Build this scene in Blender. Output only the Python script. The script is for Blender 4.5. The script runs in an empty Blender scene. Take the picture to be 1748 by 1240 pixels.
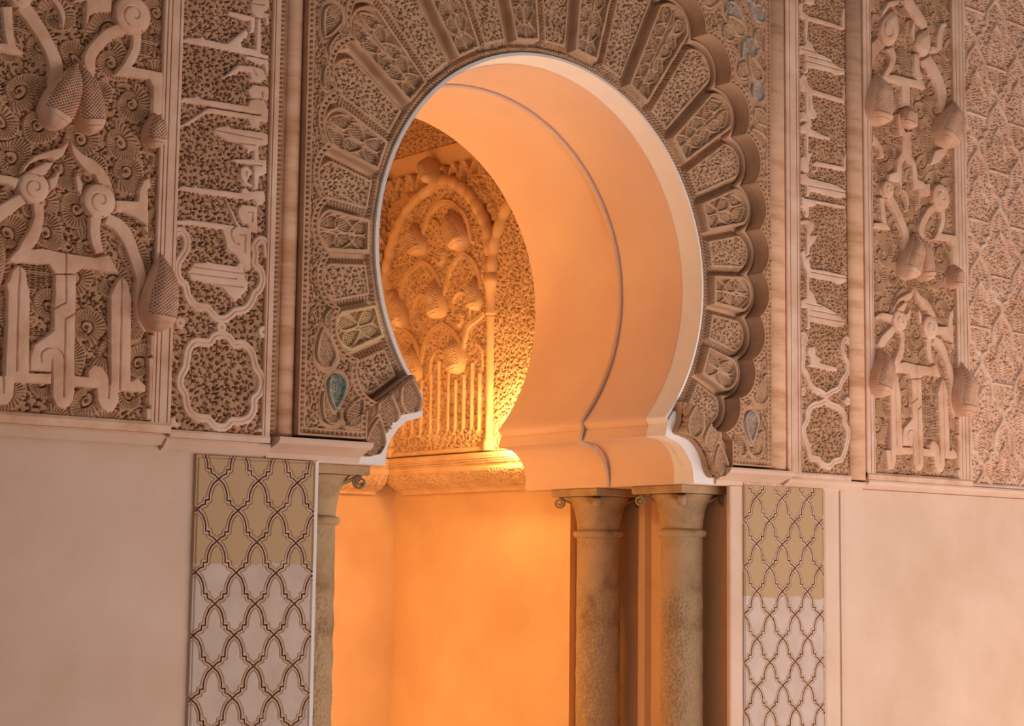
import bpy, math
import numpy as np
from mathutils import Vector

# ------------------------------------------------------------------ camera, world, lights, exposure
# metres; X runs along the carved wall (0 = axis of the niche), Y goes into the wall, Z up (0 = arch centre)
scene = bpy.context.scene
col = scene.collection
CAM = Vector((-4.2947, -5.0, -1.1342))
cam_data = bpy.data.cameras.new('camera')
cam = bpy.data.objects.new('camera', cam_data)
col.objects.link(cam)
cam_data.sensor_width = 36.0
cam_data.sensor_fit = 'HORIZONTAL'
cam_data.lens = 3118.73 * 36.0 / 1748.0
cam_data.clip_start = 0.05
yaw, pitch, roll = 0.68794, 0.116883, 0.01211
_f = Vector((math.sin(yaw) * math.cos(pitch), math.cos(yaw) * math.cos(pitch), math.sin(pitch)))
_r = Vector((math.cos(yaw), -math.sin(yaw), 0.0))
_u = _r.cross(_f)
R_ = math.cos(roll) * _r + math.sin(roll) * _u
U_ = -math.sin(roll) * _r + math.cos(roll) * _u
from mathutils import Matrix
cam.matrix_world = Matrix(((R_.x, U_.x, -_f.x, CAM.x), (R_.y, U_.y, -_f.y, CAM.y), (R_.z, U_.z, -_f.z, CAM.z), (0, 0, 0, 1)))
scene.camera = cam

world = bpy.data.worlds.new('courtyard_light')
world.use_nodes = True
world.node_tree.nodes['Background'].inputs[0].default_value = (1.0, 0.88, 0.80, 1)
world.node_tree.nodes['Background'].inputs[1].default_value = 0.24
scene.world = world

def area_light(name, loc, target, sx, sy, power, color, spread=180):
    d = bpy.data.lights.new(name, 'AREA')
    d.shape = 'RECTANGLE'; d.size = sx; d.size_y = sy; d.energy = power; d.color = color; d.spread = math.radians(spread)
    o = bpy.data.objects.new(name, d); col.objects.link(o)
    o.location = loc
    o.rotation_euler = (Vector(target) - Vector(loc)).to_track_quat('-Z', 'Y').to_euler()
    return o
def bulb(name, loc, power, color, radius):
    d = bpy.data.lights.new(name, 'POINT'); d.energy = power; d.color = color; d.shadow_soft_size = radius
    o = bpy.data.objects.new(name, d); col.objects.link(o); o.location = loc
    return o
# daylight bouncing up from the pale courtyard floor in front of the wall, strongest towards the right
area_light('courtyard_daylight', (1.6, -3.0, -2.5), (0.5, 0.0, 0.1), 5.2, 2.0, 215, (1.0, 0.865, 0.785))
# warm lamps of the niche: one on its floor, small ones hidden behind the jambs
WARM = (1.0, 0.60, 0.19)
bulb('niche_lamp', (-0.10, 1.60, -2.25), 19, WARM, 0.10)
bulb('niche_lamp', (-0.72, 1.16, -1.10), 8, WARM, 0.06)
bulb('niche_lamp', (0.72, 1.14, -0.52), 13, WARM, 0.035)
bulb('niche_lamp', (-0.66, 1.20, -0.48), 19, WARM, 0.05)
# another warm lamp on the courtyard side, far to the right
bulb('courtyard_lamp', (3.5, -1.3, -2.1), 15, (1.0, 0.66, 0.30), 0.25)
scene.view_settings.view_transform = 'Standard'
scene.view_settings.look = 'None'
scene.view_settings.exposure = 0.08
scene.view_settings.gamma = 1.0
scene.view_settings.use_curve_mapping = False

# ------------------------------------------------------------------ carved outlines in metres on the wall plane
# P outline, O open band, C closed band, D round boss, G groove, K projecting netted palmette
SCROLL_PANEL = [
('P','strap',[(-2.130,.501),(-2.125,.495),(-2.116,.487),(-2.107,.477),(-2.098,.468),(-2.089,.458),(-2.081,.449),(-2.072,.439),(-2.064,.428),(-2.056,.418),(-2.048,.407),(-2.040,.396),(-2.034,.385),(-2.029,.375),(-2.025,.364),(-2.022,.354),(-2.020,.346),(-2.019,.337),(-2.018,.328),(-2.019,.319),(-2.019,.310),(-2.019,.299),(-2.020,.285),(-2.022,.273),(-2.023,.264),(-2.016,.261),(-2.010,.268),(-2.000,.279),(-1.989,.291),(-1.981,.305),(-1.976,.318),(-1.973,.331),(-1.972,.345),(-1.973,.360),(-1.977,.373),(-1.982,.386),(-1.989,.398),(-1.996,.410),(-2.003,.422),(-2.011,.434),(-2.019,.446),(-2.027,.458),(-2.035,.469),(-2.044,.480),(-2.053,.491),(-2.061,.501),(-2.071,.511),(-2.081,.521),(-2.090,.530),(-2.096,.536)]),
('P','strap',[(-2.175,.500),(-2.174,.491),(-2.173,.478),(-2.171,.464),(-2.169,.451),(-2.167,.439),(-2.165,.428),(-2.163,.417),(-2.160,.407),(-2.157,.397),(-2.154,.387),(-2.150,.380),(-2.148,.374),(-2.122,.387),(-2.123,.392),(-2.125,.400),(-2.128,.409),(-2.130,.418),(-2.132,.428),(-2.133,.438),(-2.135,.449),(-2.136,.460),(-2.137,.473),(-2.139,.488),(-2.140,.501),(-2.141,.510)]),
('P','strap',[(-2.276,.376),(-2.174,.392),(-2.136,.397),(-2.118,.387),(-2.092,.369),(-2.131,.364),(-2.172,.365),(-2.275,.356)]),
('P','strap',[(-1.785,.533),(-1.793,.529),(-1.805,.524),(-1.820,.517),(-1.836,.507),(-1.850,.495),(-1.862,.482),(-1.874,.468),(-1.884,.455),(-1.893,.443),(-1.901,.430),(-1.908,.417),(-1.912,.402),(-1.912,.387),(-1.909,.376),(-1.905,.367),(-1.902,.359),(-1.897,.347),(-1.892,.333),(-1.887,.320),(-1.883,.311),(-1.879,.312),(-1.877,.322),(-1.874,.337),(-1.871,.353),(-1.869,.368),(-1.869,.380),(-1.870,.390),(-1.870,.396),(-1.869,.400),(-1.866,.406),(-1.862,.414),(-1.856,.423),(-1.848,.433),(-1.840,.445),(-1.830,.456),(-1.820,.467),(-1.811,.476),(-1.802,.482),(-1.792,.488),(-1.781,.493),(-1.773,.497)]),
('D','scroll_boss',[(-1.756,.559)],0.062),
('D','scroll_boss',[(-2.120,.543)],0.039),
('P','strap',[(-1.757,.507),(-1.756,.500),(-1.754,.489),(-1.753,.478),(-1.753,.468),(-1.754,.461),(-1.757,.453),(-1.761,.445),(-1.765,.436),(-1.769,.428),(-1.773,.419),(-1.777,.411),(-1.781,.404),(-1.786,.396),(-1.793,.387),(-1.799,.380),(-1.804,.374),(-1.795,.364),(-1.789,.368),(-1.779,.373),(-1.769,.380),(-1.759,.388),(-1.751,.397),(-1.743,.407),(-1.737,.417),(-1.732,.427),(-1.728,.438),(-1.725,.448),(-1.722,.459),(-1.720,.471),(-1.720,.484),(-1.721,.498),(-1.722,.509),(-1.723,.517)]),
('P','strap',[(-1.814,.363),(-1.767,.404),(-1.736,.402),(-1.643,.404),(-1.633,.268),(-1.678,.263),(-1.678,.349),(-1.692,.371),(-1.810,.362)]),
('P','strap',[(-2.025,.552),(-2.020,.547),(-2.013,.541),(-2.006,.533),(-2.001,.527),(-1.998,.521),(-1.995,.515),(-1.993,.509),(-1.990,.502),(-1.988,.493),(-1.987,.481),(-1.985,.470),(-1.984,.463),(-1.979,.463),(-1.977,.471),(-1.975,.483),(-1.973,.496),(-1.972,.507),(-1.973,.516),(-1.975,.525),(-1.978,.533),(-1.983,.541),(-1.990,.549),(-1.998,.556),(-2.006,.562),(-2.012,.566)]),
('P','strap',[(-1.912,.596),(-1.825,.615),(-1.824,.555),(-1.863,.550),(-1.893,.534),(-1.910,.467)]),
('P','strap',[(-1.950,.162),(-1.945,.125),(-1.961,.089),(-1.986,.068),(-2.008,.074),(-2.039,.064),(-2.067,.045),(-2.081,.021),(-2.098,-.000),(-2.087,.038),(-2.057,.075),(-2.012,.098),(-1.973,.114),(-1.956,.134)]),
('D','scroll_boss',[(-2.053,-.021)],0.049),
('D','scroll_boss',[(-1.843,-.031)],0.054),
('P','leaf',[(-2.076,.023),(-2.052,.040),(-2.018,.063),(-1.986,.068),(-2.016,.022),(-2.041,.015)]),
('P','leaf',[(-1.978,.055),(-1.970,.029),(-1.979,-.006),(-2.000,-.026),(-2.008,.013),(-1.991,.023),(-1.981,.041)]),
('P','strap',[(-1.948,.152),(-1.930,.128),(-1.900,.105),(-1.863,.094),(-1.836,.077),(-1.812,.046),(-1.796,.017),(-1.819,.021),(-1.849,.023),(-1.861,.046),(-1.883,.049),(-1.913,.072),(-1.933,.096),(-1.941,.119)]),
('P','leaf',[(-1.913,.062),(-1.924,.029),(-1.917,-.008),(-1.900,-.026),(-1.894,.013),(-1.908,.035)]),
('P','strap',[(-1.789,-.018),(-1.715,-.011),(-1.713,.022),(-1.699,.056),(-1.673,.071),(-1.671,.035),(-1.679,.027),(-1.672,-.130),(-1.681,-.107),(-1.701,-.088),(-1.686,-.084),(-1.725,-.063),(-1.763,-.053),(-1.789,-.060)]),
('P','strap',[(-1.827,-.098),(-1.819,-.101),(-1.807,-.106),(-1.796,-.111),(-1.788,-.116),(-1.782,-.122),(-1.775,-.129),(-1.768,-.138),(-1.761,-.147),(-1.755,-.156),(-1.750,-.165),(-1.745,-.176),(-1.740,-.187),(-1.734,-.198),(-1.729,-.209),(-1.725,-.219),(-1.721,-.228),(-1.718,-.236),(-1.715,-.242),(-1.713,-.246),(-1.712,-.252),(-1.711,-.260),(-1.711,-.271),(-1.712,-.282),(-1.713,-.293),(-1.713,-.303),(-1.714,-.313),(-1.714,-.323),(-1.713,-.333),(-1.712,-.344),(-1.710,-.356),(-1.707,-.368),(-1.703,-.379),(-1.697,-.390),(-1.690,-.400),(-1.683,-.409),(-1.678,-.415),(-1.668,-.409),(-1.672,-.402),(-1.677,-.393),(-1.683,-.383),(-1.687,-.373),(-1.690,-.363),(-1.693,-.352),(-1.695,-.341),(-1.696,-.331),(-1.696,-.322),(-1.695,-.313),(-1.694,-.304),(-1.692,-.294),(-1.689,-.284),(-1.684,-.274),(-1.680,-.262),(-1.677,-.250),(-1.677,-.240),(-1.677,-.231),(-1.679,-.222),(-1.682,-.213),(-1.685,-.203),(-1.690,-.191),(-1.696,-.180),(-1.701,-.169),(-1.705,-.158),(-1.710,-.147),(-1.715,-.135),(-1.721,-.123),(-1.728,-.112),(-1.736,-.100),(-1.745,-.089),(-1.757,-.079),(-1.772,-.071),(-1.788,-.067),(-1.801,-.063),(-1.810,-.061)]),
('P','strap',[(-1.870,-.078),(-1.871,-.084),(-1.872,-.094),(-1.872,-.106),(-1.872,-.117),(-1.871,-.128),(-1.870,-.138),(-1.867,-.148),(-1.865,-.158),(-1.860,-.169),(-1.855,-.180),(-1.851,-.189),(-1.848,-.195),(-1.817,-.181),(-1.819,-.175),(-1.823,-.165),(-1.827,-.155),(-1.829,-.146),(-1.830,-.138),(-1.831,-.130),(-1.832,-.121),(-1.832,-.113),(-1.832,-.103),(-1.831,-.093),(-1.830,-.083),(-1.830,-.076)]),
('P','strap',[(-2.054,-.066),(-2.052,-.074),(-2.051,-.084),(-2.049,-.096),(-2.049,-.106),(-2.051,-.115),(-2.053,-.124),(-2.057,-.133),(-2.060,-.142),(-2.064,-.150),(-2.069,-.159),(-2.074,-.167),(-2.078,-.175),(-2.084,-.186),(-2.090,-.200),(-2.096,-.212),(-2.101,-.221),(-2.085,-.233),(-2.077,-.227),(-2.065,-.218),(-2.052,-.208),(-2.041,-.197),(-2.033,-.185),(-2.028,-.174),(-2.024,-.163),(-2.020,-.151),(-2.018,-.140),(-2.016,-.128),(-2.015,-.116),(-2.014,-.104),(-2.014,-.091),(-2.015,-.077),(-2.016,-.066),(-2.017,-.058)]),
('P','strap',[(-2.092,.001),(-2.098,.002),(-2.108,.003),(-2.119,.005),(-2.131,.006),(-2.143,.006),(-2.154,.005),(-2.166,.004),(-2.177,.001),(-2.189,-.004),(-2.199,-.009),(-2.207,-.015),(-2.213,-.018),(-2.205,-.036),(-2.199,-.033),(-2.190,-.030),(-2.181,-.027),(-2.173,-.025),(-2.165,-.024),(-2.155,-.023),(-2.146,-.023),(-2.137,-.024),(-2.129,-.026),(-2.120,-.029),(-2.112,-.033),(-2.106,-.035)]),
('P','strap',[(-2.095,-.042),(-2.101,-.046),(-2.110,-.053),(-2.120,-.060),(-2.130,-.067),(-2.140,-.074),(-2.151,-.082),(-2.162,-.090),(-2.173,-.100),(-2.183,-.111),(-2.190,-.122),(-2.196,-.131),(-2.200,-.138),(-2.165,-.160),(-2.160,-.154),(-2.154,-.146),(-2.147,-.138),(-2.140,-.131),(-2.133,-.124),(-2.124,-.116),(-2.113,-.108),(-2.103,-.100),(-2.094,-.091),(-2.085,-.082),(-2.077,-.074),(-2.071,-.069)]),
('P','letter',[(-2.123,-.243),(-2.099,-.212),(-2.015,-.193),(-1.942,-.199),(-1.844,-.200),(-1.805,-.186),(-1.783,-.214),(-1.763,-.242),(-1.811,-.243),(-1.887,-.241),(-1.904,-.258),(-1.975,-.268),(-1.996,-.242),(-2.110,-.249)]),
('P','letter',[(-2.083,-.248),(-2.061,-.272),(-2.055,-.307),(-2.047,-.326),(-2.039,-.562),(-1.970,-.558),(-1.968,-.592),(-2.082,-.596),(-2.084,-.637),(-2.099,-.661),(-2.140,-.666),(-2.153,-.579),(-2.116,-.576),(-2.116,-.441),(-2.119,-.334),(-2.126,-.315),(-2.114,-.298),(-2.107,-.269)]),
('P','letter',[(-1.976,-.266),(-1.904,-.258),(-1.902,-.376),(-1.898,-.559),(-1.858,-.559),(-1.859,-.543),(-1.840,-.521),(-1.813,-.525),(-1.792,-.546),(-1.784,-.574),(-1.795,-.311),(-1.779,-.272),(-1.759,-.243),(-1.738,-.263),(-1.730,-.283),(-1.722,-.312),(-1.715,-.561),(-1.695,-.547),(-1.665,-.571),(-1.664,-.594),(-1.752,-.596),(-1.751,-.629),(-1.767,-.657),(-1.787,-.664),(-1.810,-.654),(-1.824,-.630),(-1.828,-.594),(-1.896,-.593),(-1.897,-.631),(-1.909,-.654),(-1.932,-.664),(-1.954,-.655),(-1.968,-.628),(-1.970,-.558),(-2.041,-.558),(-2.041,-.514),(-2.032,-.481),(-1.989,-.447),(-1.972,-.432),(-1.975,-.371),(-1.973,-.322)]),
('G','groove',[(-2.083,-.250),(-2.085,-.335),(-2.080,-.561)]),
('G','groove',[(-2.123,-.474),(-2.117,-.627)]),
('G','groove',[(-1.942,-.201),(-1.936,-.347),(-1.971,-.368)]),
('G','groove',[(-1.904,-.375),(-1.936,-.396),(-1.931,-.626)]),
('G','groove',[(-1.759,-.245),(-1.756,-.382),(-1.752,-.592)]),
('G','groove',[(-1.786,-.574),(-1.788,-.619)]),
('G','groove',[(-2.005,-.527),(-2.006,-.521),(-2.007,-.511),(-2.006,-.503),(-2.002,-.497),(-1.996,-.492),(-1.989,-.488),(-1.983,-.485),(-1.975,-.484),(-1.968,-.484),(-1.961,-.485),(-1.954,-.488),(-1.948,-.492),(-1.943,-.498),(-1.938,-.504),(-1.935,-.509)]),
('G','groove',[(-1.972,-.520),(-1.971,-.557),(-2.041,-.557)]),
('P','colonnette',[(-1.658,-.416),(-1.605,-.409),(-1.604,-.451),(-1.619,-.473),(-1.656,-.481)]),
('P','colonnette',[(-1.661,-.485),(-1.605,-.481),(-1.597,-.629),(-1.656,-.633)]),
('P','colonnette',[(-1.664,-.640),(-1.599,-.631),(-1.597,-.675),(-1.662,-.677)]),
('K','palmette_knob',[(-1.930,.377),(-2.015,.164)],0.110,0.085),
('K','palmette_knob',[(-1.912,.379),(-1.877,.167)],0.097,0.075),
('K','palmette_knob',[(-1.626,-.166),(-1.649,-.409)],0.117,0.100),
('K','palmette_knob',[(-1.665,.274),(-1.668,.160)],0.074,0.070),
('P','leaf',[(-2.152,1.285),(-2.139,1.333),(-2.096,1.383),(-2.010,1.412),(-2.026,1.382),(-2.089,1.354)]),
('P','scroll_boss',[(-2.054,1.348),(-2.043,1.338),(-2.036,1.319),(-2.032,1.299),(-2.029,1.283),(-2.028,1.266),(-2.031,1.249),(-2.038,1.230),(-2.049,1.211),(-2.061,1.197),(-2.073,1.188),(-2.086,1.183),(-2.100,1.181),(-2.115,1.182),(-2.130,1.185),(-2.142,1.191),(-2.149,1.201),(-2.154,1.214),(-2.156,1.228),(-2.156,1.244),(-2.154,1.260),(-2.148,1.275),(-2.139,1.289),(-2.127,1.301),(-2.113,1.313),(-2.094,1.328),(-2.072,1.343)]),
('G','groove',[(-2.129,1.279),(-2.132,1.269),(-2.136,1.255),(-2.137,1.242),(-2.133,1.233),(-2.126,1.225),(-2.118,1.221),(-2.109,1.221),(-2.099,1.225),(-2.091,1.231),(-2.088,1.240),(-2.088,1.251),(-2.091,1.262),(-2.097,1.272),(-2.107,1.281),(-2.113,1.288)]),
('P','strap',[(-2.173,1.205),(-2.185,1.196),(-2.203,1.182),(-2.223,1.165),(-2.241,1.146),(-2.254,1.127),(-2.263,1.109),(-2.268,1.091),(-2.272,1.073),(-2.271,1.055),(-2.267,1.037),(-2.261,1.022),(-2.258,1.012),(-2.220,1.020),(-2.218,1.032),(-2.215,1.048),(-2.210,1.065),(-2.205,1.079),(-2.198,1.092),(-2.190,1.106),(-2.181,1.118),(-2.173,1.129),(-2.161,1.140),(-2.146,1.153),(-2.130,1.165),(-2.118,1.175)]),
('P','strap',[(-2.113,1.165),(-2.108,1.158),(-2.101,1.150),(-2.096,1.141),(-2.093,1.133),(-2.094,1.125),(-2.097,1.115),(-2.102,1.103),(-2.107,1.092),(-2.114,1.081),(-2.124,1.068),(-2.134,1.055),(-2.141,1.047),(-2.110,1.038),(-2.102,1.047),(-2.089,1.059),(-2.076,1.074),(-2.065,1.088),(-2.057,1.102),(-2.051,1.116),(-2.048,1.131),(-2.047,1.145),(-2.051,1.159),(-2.059,1.170),(-2.066,1.180),(-2.071,1.186)]),
('P','strap',[(-2.141,1.045),(-2.064,1.062),(-1.923,1.065),(-1.868,1.075),(-1.841,1.034),(-1.955,1.028),(-1.957,.936),(-2.016,.921),(-2.018,1.019),(-2.141,1.030)]),
('P','strap',[(-1.994,1.411),(-1.985,1.402),(-1.972,1.390),(-1.956,1.376),(-1.941,1.364),(-1.927,1.353),(-1.912,1.342),(-1.897,1.333),(-1.886,1.325),(-1.876,1.319),(-1.866,1.314),(-1.859,1.310),(-1.853,1.306),(-1.823,1.321),(-1.825,1.326),(-1.826,1.334),(-1.830,1.344),(-1.838,1.354),(-1.849,1.365),(-1.863,1.375),(-1.877,1.386),(-1.891,1.396),(-1.906,1.408),(-1.922,1.420),(-1.937,1.432),(-1.947,1.440)]),
('P','scroll_boss',[(-1.822,1.312),(-1.815,1.302),(-1.810,1.285),(-1.807,1.268),(-1.806,1.252),(-1.808,1.235),(-1.812,1.220),(-1.819,1.206),(-1.829,1.193),(-1.841,1.183),(-1.856,1.180),(-1.874,1.180),(-1.889,1.184),(-1.902,1.193),(-1.914,1.206),(-1.920,1.220),(-1.919,1.234),(-1.912,1.250),(-1.903,1.264),(-1.891,1.275),(-1.877,1.285),(-1.863,1.293),(-1.848,1.302),(-1.834,1.310)]),
('P','leaf',[(-1.925,1.333),(-1.929,1.324),(-1.935,1.311),(-1.941,1.296),(-1.944,1.282),(-1.943,1.267),(-1.939,1.253),(-1.934,1.241),(-1.931,1.232),(-1.916,1.237),(-1.916,1.246),(-1.917,1.259),(-1.917,1.274),(-1.916,1.287),(-1.915,1.299),(-1.913,1.313),(-1.911,1.325),(-1.910,1.334)]),
('P','strap',[(-1.925,1.183),(-1.925,1.171),(-1.926,1.153),(-1.927,1.133),(-1.926,1.114),(-1.922,1.097),(-1.916,1.081),(-1.910,1.068),(-1.906,1.058),(-1.861,1.076),(-1.866,1.085),(-1.874,1.097),(-1.882,1.111),(-1.886,1.125),(-1.888,1.141),(-1.887,1.160),(-1.886,1.178),(-1.885,1.190)]),
('P','strap',[(-1.872,1.160),(-1.862,1.151),(-1.847,1.140),(-1.832,1.127),(-1.818,1.115),(-1.806,1.103),(-1.793,1.091),(-1.783,1.079),(-1.774,1.066),(-1.768,1.052),(-1.765,1.037),(-1.763,1.022),(-1.761,1.008),(-1.760,.991),(-1.760,.972),(-1.761,.954),(-1.762,.942),(-1.730,.943),(-1.723,.956),(-1.712,.975),(-1.702,.997),(-1.696,1.019),(-1.695,1.038),(-1.699,1.056),(-1.704,1.073),(-1.712,1.090),(-1.720,1.106),(-1.731,1.121),(-1.742,1.136),(-1.754,1.150),(-1.769,1.164),(-1.785,1.177),(-1.801,1.189),(-1.811,1.197)]),
('P','strap',[(-1.814,1.210),(-1.803,1.210),(-1.785,1.211),(-1.759,1.216),(-1.731,1.233),(-1.722,1.254),(-1.720,1.274),(-1.719,1.294),(-1.717,1.310),(-1.713,1.323),(-1.708,1.334),(-1.703,1.343),(-1.701,1.346),(-1.707,1.343),(-1.709,1.343),(-1.704,1.343),(-1.699,1.343),(-1.684,1.365),(-1.687,1.366),(-1.695,1.368),(-1.712,1.367),(-1.731,1.357),(-1.740,1.346),(-1.747,1.334),(-1.752,1.321),(-1.757,1.306),(-1.762,1.288),(-1.764,1.267),(-1.768,1.249),(-1.771,1.242),(-1.769,1.245),(-1.777,1.244),(-1.791,1.243),(-1.803,1.242)]),
('P','strap',[(-2.285,1.343),(-2.279,1.335),(-2.270,1.324),(-2.262,1.312),(-2.257,1.300),(-2.254,1.287),(-2.253,1.273),(-2.252,1.256),(-2.253,1.239),(-2.254,1.219),(-2.256,1.197),(-2.258,1.177),(-2.259,1.163),(-2.229,1.167),(-2.227,1.182),(-2.224,1.202),(-2.221,1.225),(-2.219,1.245),(-2.217,1.263),(-2.216,1.281),(-2.216,1.298),(-2.220,1.314),(-2.228,1.328),(-2.240,1.341),(-2.251,1.351),(-2.258,1.358)]),
('P','strap',[(-2.044,.891),(-2.044,.885),(-2.045,.875),(-2.045,.863),(-2.044,.849),(-2.042,.833),(-2.039,.815),(-2.035,.798),(-2.033,.787),(-1.981,.806),(-1.989,.815),(-2.001,.829),(-2.013,.843),(-2.021,.856),(-2.024,.867),(-2.024,.878),(-2.022,.888),(-2.021,.895)]),
('P','strap',[(-2.272,.766),(-2.265,.760),(-2.255,.753),(-2.243,.744),(-2.231,.736),(-2.216,.729),(-2.199,.723),(-2.185,.718),(-2.175,.711),(-2.171,.702),(-2.170,.690),(-2.170,.679),(-2.170,.671),(-2.132,.679),(-2.134,.686),(-2.137,.698),(-2.141,.711),(-2.148,.724),(-2.159,.735),(-2.172,.745),(-2.185,.754),(-2.197,.762),(-2.209,.769),(-2.223,.776),(-2.235,.782),(-2.244,.787)]),
('P','strap',[(-2.014,.817),(-1.952,.827),(-1.950,.716),(-1.923,.690),(-1.909,.621),(-1.862,.613),(-1.863,.583),(-1.942,.564),(-1.946,.535),(-1.951,.676),(-1.994,.697),(-2.018,.660),(-2.020,.535),(-2.042,.586),(-2.111,.586),(-2.110,.611),(-2.057,.634),(-2.048,.691),(-2.020,.725)]),
('P','leaf',[(-1.828,.695),(-1.787,.768),(-1.689,.804),(-1.694,.772),(-1.756,.716)]),
('K','palmette_knob',[(-2.179,1.048),(-2.198,.809)],0.146,0.090),
('K','palmette_knob',[(-1.965,.940),(-1.983,.836)],0.111,0.060),
('K','palmette_knob',[(-1.634,1.012),(-1.746,.793)],0.150,0.090),
('K','palmette_knob',[(-2.164,-.146),(-2.215,-.364)],0.112,0.090)]
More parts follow.
